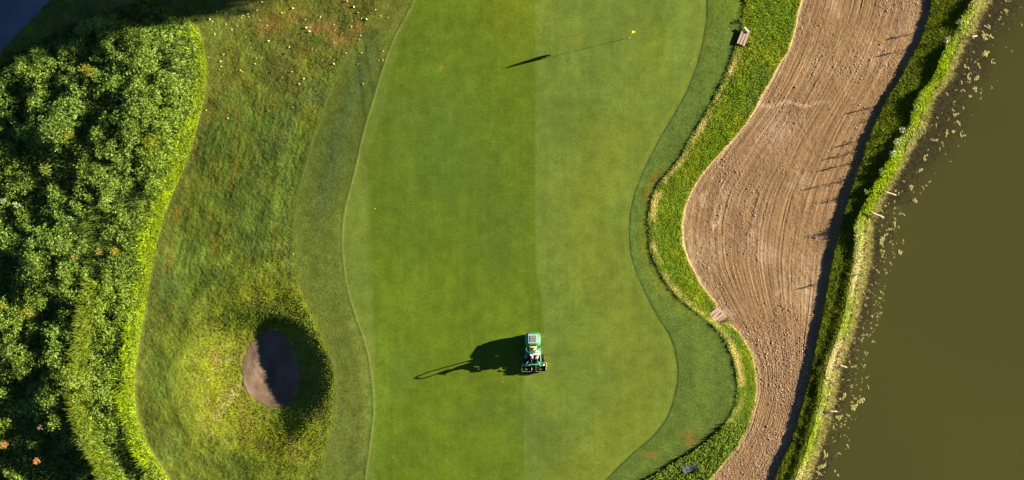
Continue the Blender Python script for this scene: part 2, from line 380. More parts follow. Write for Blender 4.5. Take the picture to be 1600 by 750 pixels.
def col_strip(px, py, L, R):
    X = px / PPM; Y = py / PPM
    c = np.broadcast_to(np.array([.110, .178, .007]), px.shape + (3,))
    n = fbm(X, Y, .6, 4, 50)
    c = mix(c, np.array([.21, .25, .006]), np.clip(.1 + .9 * n, 0, .7))
    c = mix(c, np.array([.05, .11, .02]), np.clip(-.1 - 1.0 * fbm(X, Y, .45, 3, 51), 0, .7))
    d = px - L
    dry = np.exp(-((d - 8) / 5.5) ** 2) * np.clip(.55 + 1.1 * fbm(X, Y, 1.5, 3, 52), 0, 1) * sst(70, 100, py)
    c = mix(c, np.array([.55, .46, .16]), .85 * dry)
    c = mix(c, np.array([.30, .25, .05]), .6 * np.exp(-((R - px) / 3.5) ** 2))
    return c * (1 + .2 * fbm(X, Y, 2.2, 3, 53))[..., None]
def col_soil(px, py, L, R):
    X = px / PPM; Y = py / PPM
    t = (px - L) / np.maximum(R - L, 1)
    c = np.broadcast_to(np.array([.235, .147, .070]), px.shape + (3,)); gs = cGs(py); t = (px - gs) / np.maximum(R - gs, 1) + 1
    w_ = .06 * fbm(X, Y, 0.3, 2, 40)
    f1 = vnoise(t * 85 + w_ * 8.5, Y * .22) - .5; f2 = vnoise(t * 40 + w_ * 4, Y * .1 + 5) - .5
    c = c * (1 + .30 * f1 + .25 * f2)[..., None]
    c = mix(c, np.array([.34, .24, .145]), np.clip(1.1 * fbm(X, Y, .28, 3, 42) - .05, 0, .6))
    c = mix(c, np.array([.19, .115, .062]), np.clip(-.1 - .9 * fbm(X, Y, .35, 3, 43), 0, .5))
    c = mix(c, np.array([.46, .34, .22]), .5 * np.exp(-((px - L) / 7) ** 2))
    c = mix(c, np.array([.40, .29, .18]), np.clip(2.2 * fbm(X, Y, 1.6, 3, 44) - .35, 0, .7) * sst(.05, .5, fbm(X, Y, .3, 2, 45) + .5 * np.exp(-((px - 1130) / 60) ** 2 - ((py - 350) / 120) ** 2)))
    # pale smear across the bed
    yl = 163 + (px - 1190) * -.012
    c = mix(c, np.array([.50, .36, .25]), .6 * np.exp(-((py - yl - 3 * np.sin(px / 9)) / 3) ** 2) * sst(1180, 1195, px) * (1 - sst(1265, 1310, px)))
    c = mix(c, np.array([.45, .32, .22]), .45 * np.exp(-((px - 1215) / 22) ** 2 - ((py - 205) / 26) ** 2))
    c = mix(c, np.array([.45, .32, .22]), .45 * np.exp(-((px - 1195) / 14) ** 2 - ((py - 395) / 20) ** 2))
    c = mix(c, np.array([.47, .34, .23]), .6 * np.exp(-((px - 1130) / 18) ** 2 - ((py - 490) / 12) ** 2))
    return c
def col_bank(px, py, L, R):
    X = px / PPM; Y = py / PPM
    c = np.broadcast_to(np.array([.110, .165, .008]), px.shape + (3,))
    n = fbm(X, Y, .6, 4, 60)
    c = mix(c, np.array([.20, .21, .006]), np.clip(.1 + .9 * n, 0, .7))
    I = cI(py)
    e = px - (I - 14)
    straw = sst(-8, 3, e) * np.clip(.1 + .9 * fbm(X, Y, 1.0, 3, 61) + .65 * sst(300, 420, py), 0, 1)
    c = mix(c, np.array([.55, .45, .25]), .85 * straw)
    c = mix(c, np.array([.10, .08, .045]), sst(12, 20, e))
    c = mix(c, np.array([.05, .045, .02]), sst(24, 60, e))
    c = mix(c, np.array([.10, .08, .05]), .8 * np.exp(-((px - L) / 2.5) ** 2))
    return c * (1 + .2 * fbm(X, Y, 2.2, 3, 62))[..., None]

def in_sand(px, py):
    dx = px - BC[0]; dy = py - BC[1]; th = np.arctan2(dy, dx); return np.hypot(dx, dy) < sandR(th) * .96
def c0(y): return np.full_like(np.asarray(y, float), -50.)
strip('rough', c0, cC, 400, M_rough, col_rough, pre=[-3000, -1500, -800, -400, -220, -120, -60], cut=in_sand)
strip('apron_left', cC, cD, 50, M_apron, col_apron_l)
strip('putting_green', cD, cE, 240, M_green, col_green)
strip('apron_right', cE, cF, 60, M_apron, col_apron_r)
strip('bunker_edge_grass', cF, cG, 70, M_strip, col_strip)
strip('soil_bed', cG, cH, 260, M_soil, col_soil)
strip('pond_bank', cH, lambda y: cI(y) + 26, 80, M_strip, col_bank, post=[20, 60, 200, 700, 3000])

# sand in the pit
def make_sand():
    nt_, nr_ = 160, 60
    th = np.linspace(-PI, PI, nt_, endpoint=False); rr = np.linspace(0, 1, nr_)
    R = sandR(th)[:, None] * (rr[None, :] * 1.01)
    R = R * (1 + (.020 * np.sin(th * 7 + 1) * np.sin(th * 3) + .016 * np.sin(th * 17) * np.sin(th * 5 + 2) + .012 * rng.normal(0, 1, nt_))[:, None] * rr[None, :])
    px = BC[0] + R * np.cos(th)[:, None]; py = BC[1] + R * np.sin(th)[:, None]
    z = height(px, py, False) + .012 + .030 * fbm(px / PPM, py / PPM, 2.5, 4, 70) * (rr < .93)[None, :] - .02 * (rr > .985)[None, :]
    x, y, z = world(px, py, z)
    V = np.stack([x, y, z], -1).reshape(-1, 3)
    idx = np.arange(nt_ * nr_).reshape(nt_, nr_); nx = np.roll(idx, -1, 0)
    F = np.stack([idx[:, :-1], idx[:, 1:], nx[:, 1:], nx[:, :-1]], -1)[:, 1:].reshape(-1, 4)
    T = np.stack([idx[:, 0] * 0, idx[:, 1], nx[:, 1]], -1)
    col = mix(np.array([.110, .076, .050]), np.array([.195, .140, .098]), np.clip(.5 + fbm(px / PPM, py / PPM, 1.2, 3, 71), 0, 1)).reshape(-1, 3)
    me = np_mesh('bunker_sand', V, [F, T], [M_sand], col)
    tag(link('bunker_sand', me), kind='structure')
make_sand()

# path in the corner
def make_path():
    edge = np.array([(-260, 470), (-80, 190), (-30, 130), (0, 90), (12, 73), (30, 53), (48, 35), (64, 18), (80, 0), (110, -30), (220, -140), (420, -320)], float)
    wd = np.linspace(0, 95, 20); P = []
    ts = np.linspace(0, len(edge) - 1, 150)
    ex = np.interp(ts, range(len(edge)), edge[:, 0]); ey = np.interp(ts, range(len(edge)), edge[:, 1])
    dx = np.gradient(ex); dy = np.gradient(ey); l = np.hypot(dx, dy); nx = dy / l; ny = -dx / l
    px = ex[:, None] + nx[:, None] * wd; py = ey[:, None] + ny[:, None] * wd
    z = height(px, py, False) + .05
    z[:, 0] -= .08
    x, y, z = world(px, py, z); V = np.stack([x, y, z], -1).reshape(-1, 3)
    idx = np.arange(px.size).reshape(px.shape)
    F = np.stack([idx[:-1, :-1], idx[:-1, 1:], idx[1:, 1:], idx[1:, :-1]], -1).reshape(-1, 4)
    col = np.broadcast_to(np.array([.15, .15, .155]), (px.size, 3)) * (1 + .2 * fbm(px / PPM, py / PPM, .8, 3, 75).reshape(-1, 1))
    me = np_mesh('path', V, [F], [M_path], col)
    tag(link('path', me), kind='structure')
make_path()

# wide ground far below the turf, out to the horizon
bm = bmesh.new(); bmesh.ops.create_grid(bm, x_segments=8, y_segments=8, size=900)
me = bpy.data.meshes.new('ground'); bm.to_mesh(me); bm.free(); me.materials.append(plain('far_ground', (.06, .09, .02), .95, var=.4, scale=.05))
tag(link('ground', me, loc=(0, 0, -4)), kind='structure')

# water
def water_mat(t, out):
    at = N(t, 'ShaderNodeAttribute', attribute_name='tint'); col = at.outputs['Color']
    f = noise_fac(t, 4.5, 6, (1, 1, 1), .75)
    dk = ramp(t, f, [(.38, (.55, .53, .52)), (.62, (1.25, 1.2, 1.15))])
    mxx = N(t, 'ShaderNodeMix', data_type='RGBA'); t.links.new(at.outputs['Alpha'], mxx.inputs['Factor'])
    t.links.new(col, mxx.inputs['A']); t.links.new(mul(t, col, dk), mxx.inputs['B'])
    p = N(t, 'ShaderNodeBsdfPrincipled'); p.inputs['Roughness'].default_value = .12; p.inputs['IOR'].default_value = 1.33
    t.links.new(mxx.outputs['Result'], p.inputs['Base Color'])
    bn = N(t, 'ShaderNodeBump'); bn.inputs['Strength'].default_value = .10; bn.inputs['Distance'].default_value = .02
    t.links.new(noise_fac(t, 2.2, 4), bn.inputs['Height']); t.links.new(bn.outputs[0], p.inputs['Normal'])
    t.links.new(p.outputs[0], out.inputs[0])
M_water = mat('murky_water', water_mat)
def make_water():
    offs = np.concatenate([np.linspace(-6, 130, 70), [150, 180, 220, 280, 340, 420, 600, 1000, 3000]])
    I = cI(rows)[:, None]; px = I + offs[None, :]; py = np.broadcast_to(rows[:, None], px.shape)
    z = np.full(px.shape, WATER); x, y, z = world(px, py, z)
    V = np.stack([x, y, z], -1).reshape(-1, 3); idx = np.arange(px.size).reshape(px.shape)
    F = np.stack([idx[:-1, :-1], idx[1:, :-1], idx[1:, 1:], idx[:-1, 1:]], -1).reshape(-1, 4)
    d = offs[None, :] + 16 * fbm(px / PPM, py / PPM, .5, 3, 80)
    wide = np.interp(py, [0, 200, 300, 450, 750], [65, 78, 50, 24, 26])
    s = 1 - sst(wide * .25, wide, d)
    deep = np.array([.055, .054, .014]); shal = np.array([.043, .039, .017])
    c = mix(deep, shal, s); c = c * (1 + .14 * fbm(px / PPM, py / PPM, .10, 3, 81))[..., None]
    me = np_mesh('pond_water', V, [F], [M_water], c.reshape(-1, 3))
    a = me.attributes['tint']; arr = np.ones((px.size, 4), np.float32); arr[:, :3] = c.reshape(-1, 3); arr[:, 3] = s.ravel()
    a.data.foreach_set('color', arr.ravel())
    tag(link('pond_water', me), kind='structure')
make_water()

# ------------------------------------------------------------------ grass blades (uncountable)
def blades(px, py, h, wdt, tint, lean=.5, leandir=None, base=None):
    n = len(px)
    z0 = height(px, py) if base is None else base
    x, y, z = world(px, py, z0); z = z - .01
    la = PI + .24 + rng.normal(0, 1.1, n) if leandir is None else leandir + rng.normal(0, .8, n)
    a = la + PI / 2 + rng.normal(0, .4, n)
    wx = np.cos(a) * wdt / 2; wy = np.sin(a) * wdt / 2
    ll = h * lean * (.3 + .9 * rng.random(n))
    lx = np.cos(la) * ll; ly = np.sin(la) * ll
    V = np.zeros((n, 5, 3))
    V[:, 0] = np.stack([x - wx, y - wy, z], -1); V[:, 1] = np.stack([x + wx, y + wy, z], -1)
    V[:, 2] = np.stack([x + lx * .35 + wx * .8, y + ly * .35 + wy * .8, z + h * .6], -1)
    V[:, 3] = np.stack([x + lx * .35 - wx * .8, y + ly * .35 - wy * .8, z + h * .6], -1)
    V[:, 4] = np.stack([x + lx, y + ly, z + h], -1)
    i = np.arange(n)[:, None] * 5
    Q = i + np.array([[0, 1, 2, 3]]); T = i + np.array([[3, 2, 4]])
    return V.reshape(-1, 3), Q, T, np.repeat(tint, 5, 0)
def make_blades(name, parts, label, m=None, cat='grass'):
    Vs, Qs, Ts, Cs, o = [], [], [], [], 0
    for V, Q, T, c in parts:
        Vs.append(V); Qs.append(Q + o); Ts.append(T + o); Cs.append(c); o += len(V)
    me = np_mesh(name, np.concatenate(Vs), [np.concatenate(Qs), np.concatenate(Ts)], [m or M_blade], np.concatenate(Cs), smooth=False)
    return tag(link(name, me), label, cat, kind='stuff')
def between(n, fa, fb, y0=-30, y1=780, p=1.0):
    py = rng.uniform(y0, y1, n); t = rng.random(n) ** p
    a = fa(py); b = fb(py); return a + (b - a) * t, py
def jit(base, n, s=.25):
    b = np.asarray(base, float)
    b = np.broadcast_to(b, (n, 3)); return np.clip(b * (1 + rng.normal(0, s, (n, 1))) * (1 + rng.normal(0, .08, (n, 3))), .004, 1)

# turf tufts of the rough and mound
px, py = between(70000, lambda y: cB(y) - 8, lambda y: cC(y) - 3)
k = ~in_sand(px, py); px, py = px[k], py[k]
dx = px - BC[0]; dy = py - BC[1]; rr = np.hypot(dx, dy)
near = np.exp(-((rr - 90) / 60) ** 2) * (rr > sandR(np.arctan2(dy, dx)) * 1.03)
keep = rng.random(len(px)) < (.35 + .65 * near); px, py, near = px[keep], py[keep], near[keep]
cl = col_rough(px, py, 0, 0)
b1 = blades(px, py, (.03 + .05 * near) * rng.uniform(.6, 1.4, len(px)), .035, np.clip(cl * rng.uniform(.6, 1.35, (len(px), 1)), .004, .5), 1.0)
px = 412 + rng.normal(0, 42, 2600); py = 496 + rng.normal(0, 14, 2600)
r_ = np.hypot(px - BC[0], py - BC[1]); k = (r_ > sandR(np.arctan2(py - BC[1], px - BC[0])) * 1.04) & (r_ < 135) & (px < cC(py) - 6); px, py = px[k], py[k]
b2 = blades(px, py, rng.uniform(.03, .09, len(px)), .05, jit((.09, .16, .02), len(px), .3), .8)
make_blades('turf_tufts', [b1, b2], 'short uneven turf of the rough around the small bunker')

# grass of the strip beside the soil bed
px, py = between(60000, lambda y: cF(y) + 1, lambda y: cG(y) + 1)
cl = col_strip(px, py, cF(py), cG(py))
b1 = blades(px, py, rng.uniform(.04, .12, len(px)), .04, np.clip(cl * rng.uniform(.75, 1.4, (len(px), 1)), .004, .6), .9)
px, py = between(16000, lambda y: cF(y) - 1, lambda y: cF(y) + 14)
cl = col_strip(px, py, cF(py), cG(py))
b2 = blades(px, py, (.03 + .09 * np.clip(.5 + fbm(px / PPM, py / PPM, 1.2, 3, 140), 0, 1)) * rng.uniform(.6, 1.3, len(px)) * (.25 + .75 * sst(-1, 9, px - cF(py))), .04, np.clip(cl * rng.uniform(.9, 1.5, (len(px), 1)), .004, .7), .9)
px, py = between(5000, lambda y: cF(y) + 2, lambda y: cG(y), 660, 780)
b3 = blades(px, py, rng.uniform(.10, .28, len(px)), .07, jit((.12, .18, .015), len(px), .3), .9)
make_blades('strip_grass', [b1, b2, b3], 'bright green and straw grass between the apron and the bare soil')

# pond bank grass
px, py = between(60000, lambda y: cH(y) + 1, lambda y: cI(y) - 20)
b1 = blades(px, py, rng.uniform(.04, .10, len(px)), .04, jit((.17, .22, .010), len(px), .35), .9)
px, py = between(30000, lambda y: cI(y) - np.interp(y, [0, 400, 480, 750], [25, 24, 19, 18]), lambda y: cI(y) + 2)
hgt = .06 + .17 * np.clip(.5 + fbm(px / PPM, py / PPM, .9, 3, 90), 0, 1) * np.interp(py, [0, 350, 430, 750], [1.6, 1.3, .6, .5])
green = np.clip(.95 + .9 * fbm(px / PPM, py / PPM, .35, 3, 91) - .5 * sst(330, 430, py), 0.1, 1)
tc = mix(np.array([.68, .58, .30]), np.array([.30, .42, .008]), (rng.random(len(px)) < green) * 1.0)
b2 = blades(px, py, hgt * rng.uniform(.6, 1.3, len(px)), .045, np.clip(tc * rng.uniform(.7, 1.3, (len(px), 1)), .004, .7), .55)
px, py = between(5000, lambda y: cI(y) - 8, lambda y: cI(y) + 3)
b3 = blades(px, py, rng.uniform(.15, .35, len(px)), .04, jit((.42, .38, .14), len(px), .3), 1.4, leandir=-.3)
make_blades('bank_grass', [b1, b2, b3], 'tall bright grass and dry straw along the pond bank')

# ------------------------------------------------------------------ leafy weeds
def leaf_cloud(cx, cy, cz, r, h, nl, ls, tint, droop=.5):
    """plants as rosettes of bent leaves; arrays of plants. nl leaves each."""
    P = len(cx); n = P * nl
    rep = lambda a: np.repeat(a, nl)
    a = rng.random(n) * 2 * PI
    u = rng.random(n)                                   # height along stem
    R = rep(r); H = rep(h)
    rad = R * (1 - .55 * u) * rng.uniform(.15, .95, n)
    x0 = rep(cx) + np.cos(a) * rad; y0 = rep(cy) + np.sin(a) * rad; z0 = rep(cz) + H * (.25 + .75 * u) - .25 * rad
    L = ls * rng.uniform(.6, 1.35, n) * (1 - .3 * u); Wd = L * rng.uniform(.28, .42, n)
    a2 = a + rng.normal(0, .5, n); el = rng.normal(.2, .4, n)
    dx = np.cos(a2) * np.cos(el); dy = np.sin(a2) * np.cos(el); dz = np.sin(el)
    sx = -np.sin(a2); sy = np.cos(a2); roll = rng.normal(0, .45, n); sz = np.sin(roll); sx = sx * np.cos(roll); sy = sy * np.cos(roll)
    V = np.zeros((n, 6, 3))
    def pt(t, s, d): return np.stack([x0 + dx * L * t + sx * s * Wd, y0 + dy * L * t + sy * s * Wd, z0 + dz * L * t + sz * s * Wd - d * L], -1)
    V[:, 0] = pt(0, 0, 0); V[:, 1] = pt(.4, .5, .02); V[:, 2] = pt(.75, .36, .12 * droop * 2)
    V[:, 3] = pt(1, 0, .3 * droop * 2); V[:, 4] = pt(.75, -.36, .12 * droop * 2); V[:, 5] = pt(.4, -.5, .02)
    i = np.arange(n)[:, None] * 6
    T = np.concatenate([i + np.array([[0, 1, 5]]), i + np.array([[2, 3, 4]])]); Q = i + np.array([[1, 2, 4, 5]])
    t = np.repeat(tint, nl, 0) * rng.uniform(.7, 1.35, (n, 1)); t = t * (1 + rng.normal(0, .06, (n, 3)))
    return V.reshape(-1, 3), Q, T, np.repeat(np.clip(t, .004, .9), 6, 0)

# the mass of weeds on the left
def weed_plants(n, seed):
    py = rng.uniform(-70, 800, n); px = cB(py) - 6 - rng.random(n) * 340
    top = np.interp(px, [-200, 0, 60, 130, 200, 260, 300], [140, 105, 70, 34, 10, 6, 20])
    k = (py > top + 8) & (px < cB(py) - 5); return px[k], py[k]
wx, wy = weed_plants(9500, 1)
dB = cB(wy) - wx
lump = fbm(wx / PPM, wy / PPM, .42, 3, 95); lump2 = fbm(wx / PPM, wy / PPM, 1.1, 2, 96)
hh = (.22 + .75 * sst(5, 70, dB)) * np.clip(.6 + 1.5 * lump + 1.0 * lump2, .08, 1.9)
hh *= 1 - .6 * sst(30, 0, wy)
gap = (lump2 + lump < -.6) & (dB > 30)
keep = ~gap; wx, wy, hh, dB, lump = wx[keep], wy[keep], hh[keep], dB[keep], lump[keep]
zz = height(wx, wy, False); X_, Y_, Z_ = world(wx, wy, zz)
tn = mix(np.array([.095, .185, .014]), np.array([.21, .31, .05]), rng.random(len(wx)) ** 1.5)
yel = np.clip(.3 + 1.3 * fbm(wx / PPM, wy / PPM, .25, 2, 97), 0, 1) * .35 + .45 * np.exp(-((wx - 240) / 30) ** 2 - ((wy - 225) / 50) ** 2) + .4 * np.exp(-((wx - (cB(wy) - 75)) / 25) ** 2) * sst(420, 520, wy)
tn = mix(tn, np.array([.20, .26, .014]), np.clip(yel, 0, 1))
tn = mix(tn, np.array([.19, .28, .010]), .8 * np.exp(-(dB / np.interp(wy, [0, 150, 230, 750], [12, 14, 28, 28])) ** 2))
nleaf = 30
V, Q, T, c = leaf_cloud(X_, Y_, Z_, rng.uniform(.16, .34, len(wx)), hh, nleaf, .21, tn)
me = np_mesh('weed_thicket', V, [Q, T], [M_leaf], c, smooth=False)
tag(link('weed_thicket', me), 'dense mass of leafy green weeds covering the left bank', 'undergrowth', kind='stuff')
# long grass edge of the weeds
px, py = between(42000, lambda y: cB(y) - 30, lambda y: cB(y) + 3, -20, 790, .6)
fuzz = cB(py) + 3 - px
k = rng.random(len(px)) < np.clip(1.25 - fuzz / np.interp(py, [0, 150, 230, 400, 600, 750], [9, 11, 24, 20, 24, 28]) + .9 * fbm(px / PPM, py / PPM, .8, 3, 130), .05, 1); px, py, fuzz = px[k], py[k], fuzz[k]
b1 = blades(px, py, (.08 + .30 * sst(0, 22, fuzz)) * rng.uniform(.5, 1.4, len(px)), .045, jit((.21, .30, .005), len(px), .3) * (.75 + .45 * np.clip(.5 + fbm(px / PPM, py / PPM, 1.3, 3, 131), 0, 1))[:, None], .9)
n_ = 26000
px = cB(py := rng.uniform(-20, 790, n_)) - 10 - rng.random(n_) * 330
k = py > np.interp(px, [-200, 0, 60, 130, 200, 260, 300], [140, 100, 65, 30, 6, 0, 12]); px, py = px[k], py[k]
b2 = blades(px, py, rng.uniform(.15, .5, len(px)), .05, jit((.03, .06, .010), len(px), .3), .9)  # undergrowth coloured dark to paint the shade in the gaps between weeds
px, py = between(5000, lambda y: cB(y) - 94, lambda y: cB(y) - 72, 440, 790)
b3 = blades(px, py, rng.uniform(.35, .75, len(px)), .05, jit((.15, .21, .014), len(px), .25), .9)
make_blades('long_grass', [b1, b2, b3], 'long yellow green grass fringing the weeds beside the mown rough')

# single shrubs that stand out of the weeds
M_spike = plain('seed_spike', (.20, .19, .07), .9)
M_stem = plain('plant_stem', (.10, .10, .03), .8)
def tube_mesh(name, pts, rad, m, seg=8, cap=True):
    bm = bmesh.new(); rings = []
    P = [Vector(p) for p in pts]; R = rad if hasattr(rad, '__len__') else [rad] * len(P)
    for i, p in enumerate(P):
        d = (P[min(i + 1, len(P) - 1)] - P[max(i - 1, 0)]).normalized()
        u = d.orthogonal().normalized(); 
        if i and abs(d.dot(pu)) < .999: u = (pu - d * pu.dot(d)).normalized()
        pu = u; v = d.cross(u)
        rings.append([bm.verts.new(p + (u * math.cos(a) + v * math.sin(a)) * R[i]) for a in [2 * PI * k / seg for k in range(seg)]])
    for a, b in zip(rings[:-1], rings[1:]):
        for k in range(seg): bm.faces.new((a[k], a[(k + 1) % seg], b[(k + 1) % seg], b[k]))
    if cap: bm.faces.new(rings[0][::-1]); bm.faces.new(rings[-1])
    for f in bm.faces: f.smooth = True
    me = bpy.data.meshes.new(name); bm.to_mesh(me); bm.free(); me.materials.append(m); return me
def shrub(name, px, py, r, h, tint, label, cat, nl=220, ls=.16, group=None, base=None):
    p = W(px, py); 
    root = empty(name, p, 0, label, cat, group)
    k = 7; a = rng.random(k) * 2 * PI; q = rng.random(k) * r * .6
    cx = np.cos(a) * q; cy = np.sin(a) * q; hs = h * rng.uniform(.75, 1.05, k)
    V, Q, T, c = leaf_cloud(cx, cy, np.zeros(k), np.full(k, r * .62), hs, nl // k, ls, jit(tint, k, .12), .4)
    link('foliage', np_mesh('foliage', V, [Q, T], [M_leaf], c, smooth=False), root)
    if name == 'tall_weed' and h > .8: link('flower_spike', tube_mesh('flower_spike', [(0, .03, h * .8), (.01, .02, h * 1.0), (0, .02, h * 1.12)], [.03, .04, .012], M_spike, 6), root)
    link('stem', tube_mesh('stem', [(0, 0, -.05), (.02, .01, h * .5), (0, .03, h * .85)], [.025, .018, .008], M_stem, 6), root)
    return root
YG = (.19, .22, .015); YY = (.30, .24, .02); WH = (.30, .38, .18); OR = (.42, .20, .05); GR = (.09, .16, .03)
for a in [
    ('shrub', 142, 112, .72, 1.35, YG, 'yellow green shrub standing above the weeds below the shaded corner', 'shrub', 420),
    ('shrub', 240, 222, .95, 1.05, (.20, .23, .01), 'wide yellow shrub close to the grass fringe in the upper weeds', 'shrub', 520),
    ('shrub', 110, 212, .5, 1.3, YG, 'round yellow green shrub left of the wide yellow shrub', 'shrub', 260),
    ('shrub', 75, 267, .55, 1.45, (.16, .21, .02), 'pale green shrub in the dark hollow at the left of the weeds', 'shrub', 280),
    ('weed_plant', 53, 163, .36, 1.3, (.20, .26, .02), 'bright star shaped weed in the upper left dark leaves', 'weed', 120),
    ('weed_plant', 10, 315, .24, 1.3, WH, 'pale flowering weed nearest the left edge of the photo', 'weed', 90),
    ('weed_plant', 31, 321, .24, 1.3, WH, 'pale flowering weed just right of the one at the left edge', 'weed', 90),
    ('weed_plant', 103, 382, .30, 1.2, (.22, .30, .10), 'pale silvery green weed alone in the middle of the weeds', 'weed', 110),
    ('weed_plant', 183, 393, .30, .95, YY, 'golden yellow weed in the middle of the weeds', 'weed', 120),
    ('weed_plant', 158, 393, .24, .95, (.26, .22, .04), 'small dull yellow weed left of the golden yellow one', 'weed', 90),
    ('weed_plant', 119, 402, .22, 1.0, (.30, .22, .05), 'small tan yellow weed below the pale silvery one', 'weed', 80),
    ('shrub', 48, 487, .55, 1.6, YG, 'yellow green shrub in the lower dark weeds near the left edge', 'shrub', 300),
    ('shrub', 12, 478, .45, 1.7, YG, 'small yellow green shrub cut by the left edge of the photo', 'shrub', 220),
    ('weed_plant', 13, 693, .24, 1.5, OR, 'orange flowering weed at the lower left edge', 'weed', 90),
    ('weed_plant', 61, 718, .24, 1.3, OR, 'orange brown weed low in the dark weeds', 'weed', 90),
    ('weed_plant', 68, 665, .20, 1.2, (.26, .20, .12), 'faded pinkish weed above the orange brown one', 'weed', 70),
]:
    shrub(*a)

# ------------------------------------------------------------------ tall weeds on the crest of the pond bank
M_tall = M_leaf
crest = [(1441, 205, .7, 'leafy weed by the notch in the bank above the broken branch'), (1408, 205, .85, 'pale weed at the inner edge of the bank grass beside the soil'),
         (1436, 150, .9, 'tall grey green weed at the top of the long shadows'), (1478, 62, .9, 'whitish weed on the upper bank near the water'),
         (1430, 170, .8, 'grey green weed just below the tallest one'), (1400, 222, .9, 'whitish weed low on the leafy part of the bank'),
         (1375, 268, 1.0, 'tall weed above the two poles at the shore'), (1352, 300, .7, 'weed on the bank left of the upper shore pole'),
         (1344, 428, 1.0, 'thin bare weed whose shadow crosses the soil'), (1495, 35, .9, 'bushy weed beside the shore at the top of the bank'),
         (1337, 352, .6, 'short weed just below the lower shore pole'), (1393, 240, .9, 'spindly weed on the bank under the whitish one')]
for px, py, h, lb in crest:
    shrub('tall_weed', px, py, .22, h, (.17, .24, .05) if 'pale' not in lb and 'whit' not in lb else (.36, .42, .22), lb, 'weed', 80, .12, 'tall weeds along the pond bank')

# ------------------------------------------------------------------ box helper meshes
def box_bm(bm, sx, sy, sz, loc=(0, 0, 0), rot=None, bev=.0):
    r = bmesh.ops.create_cube(bm, size=1); vs_ = r['verts']
    bmesh.ops.scale(bm, vec=(sx, sy, sz), verts=vs_)
    if bev:
        es = list({e for v in vs_ for e in v.link_edges})
        rb = bmesh.ops.bevel(bm, geom=es, offset=bev, segments=2, affect='EDGES', profile=.5)
        vs_ = list({v for f in rb['faces'] for v in f.verts} | {v for v in vs_ if v.is_valid})
    if rot: bmesh.ops.rotate(bm, verts=vs_, cent=(0, 0, 0), matrix=Matrix.Rotation(rot[2], 3, 'Z') @ Matrix.Rotation(rot[1], 3, 'Y') @ Matrix.Rotation(rot[0], 3, 'X'))
    bmesh.ops.translate(bm, vec=loc, verts=vs_)
    return vs_
def box(name, size, loc, m, parent=None, rot=None, bev=.01, smooth=False):
    bm = bmesh.new(); box_bm(bm, *size, loc=loc, rot=rot, bev=bev)
    for f in bm.faces: f.smooth = smooth
    me = bpy.data.meshes.new(name); bm.to_mesh(me); bm.free(); me.materials.append(m)
    return link(name, me, parent)
def tube(name, pts, rad, m, parent=None, seg=8): return link(name, tube_mesh(name, pts, rad, m, seg), parent)
def lathe(name, prof, axis, loc, m, parent=None, seg=24):
    """prof: list of (r, along)"""
    bm = bmesh.new(); rings = []
    for r, h in prof:
        ring = []
        for k in range(seg):
            a = 2 * PI * k / seg; c, s = r * math.cos(a), r * math.sin(a)
            v = {'X': (h, c, s), 'Y': (c, h, s), 'Z': (c, s, h)}[axis]
            ring.append(bm.verts.new((v[0] + loc[0], v[1] + loc[1], v[2] + loc[2])))
        rings.append(ring)
    for a, b in zip(rings[:-1], rings[1:]):
        for k in range(seg): bm.faces.new((a[k], a[(k + 1) % seg], b[(k + 1) % seg], b[k]))
    bm.faces.new(rings[0][::-1]); bm.faces.new(rings[-1])
    bmesh.ops.recalc_face_normals(bm, faces=bm.faces)
    for f in bm.faces: f.smooth = len(f.verts) == 4
    me = bpy.data.meshes.new(name); bm.to_mesh(me); bm.free(); me.materials.append(m); return link(name, me, parent)

# ------------------------------------------------------------------ flagstick
M_yel = plain('yellow_cloth', (.85, .62, .02), .7, spec=.2, var=.08)
M_white = plain('white_paint', (.8, .8, .76), .5, var=.05)
M_black = plain('black_rubber', (.012, .012, .013), .8, var=.2)
fp = W(983, 59)
flag = empty('flagstick', fp, 0, 'thin flagstick with a drooping yellow flag standing in the hole', 'flagstick')
tube('pole', [(0, 0, -.08), (0, 0, 1.0), (0, 0, 2.16)], [.012, .011, .008], M_yel, flag, 8)
def flag_mesh():
    # limp cloth: folded sheet hanging from the top of the pole, widest low down
    nu, nv = 26, 16; V = []
    for j in range(nv):
        v = j / (nv - 1); z = 2.13 - .56 * v
        wv = .05 + .30 * v ** .8 * (1 if v < .85 else 1 - (v - .85) * 1.6)
        for i in range(nu):
            u = i / (nu - 1)
            fold = .085 * math.sin(u * 17 + v * 2) * (.3 + v) * (.3 + u)
            ang = .9
            x = .012 + wv * u; y = fold
            V.append((x * math.cos(ang) - y * math.sin(ang), x * math.sin(ang) + y * math.cos(ang), z - .13 * u * v))
    idx = np.arange(nu * nv).reshape(nv, nu)
    F = np.stack([idx[:-1, :-1], idx[1:, :-1], idx[1:, 1:], idx[:-1, 1:]], -1).reshape(-1, 4)
    me = np_mesh('flag', V, [F], [M_yel]); return me
fo = link('flag', flag_mesh(), flag)
sm_ = fo.modifiers.new('thick', 'SOLIDIFY'); sm_.thickness = .004
lathe('cup', [(.054, -.1), (.054, .006), (.062, .006), (.062, -.1)], 'Z', (0, 0, 0), M_white, flag)
lathe('hole_shadow_liner', [(.052, -.1), (.052, .003)], 'Z', (0, 0, 0), M_black, flag).name = 'hole_shade'  # black plug standing in for the shade inside the hole

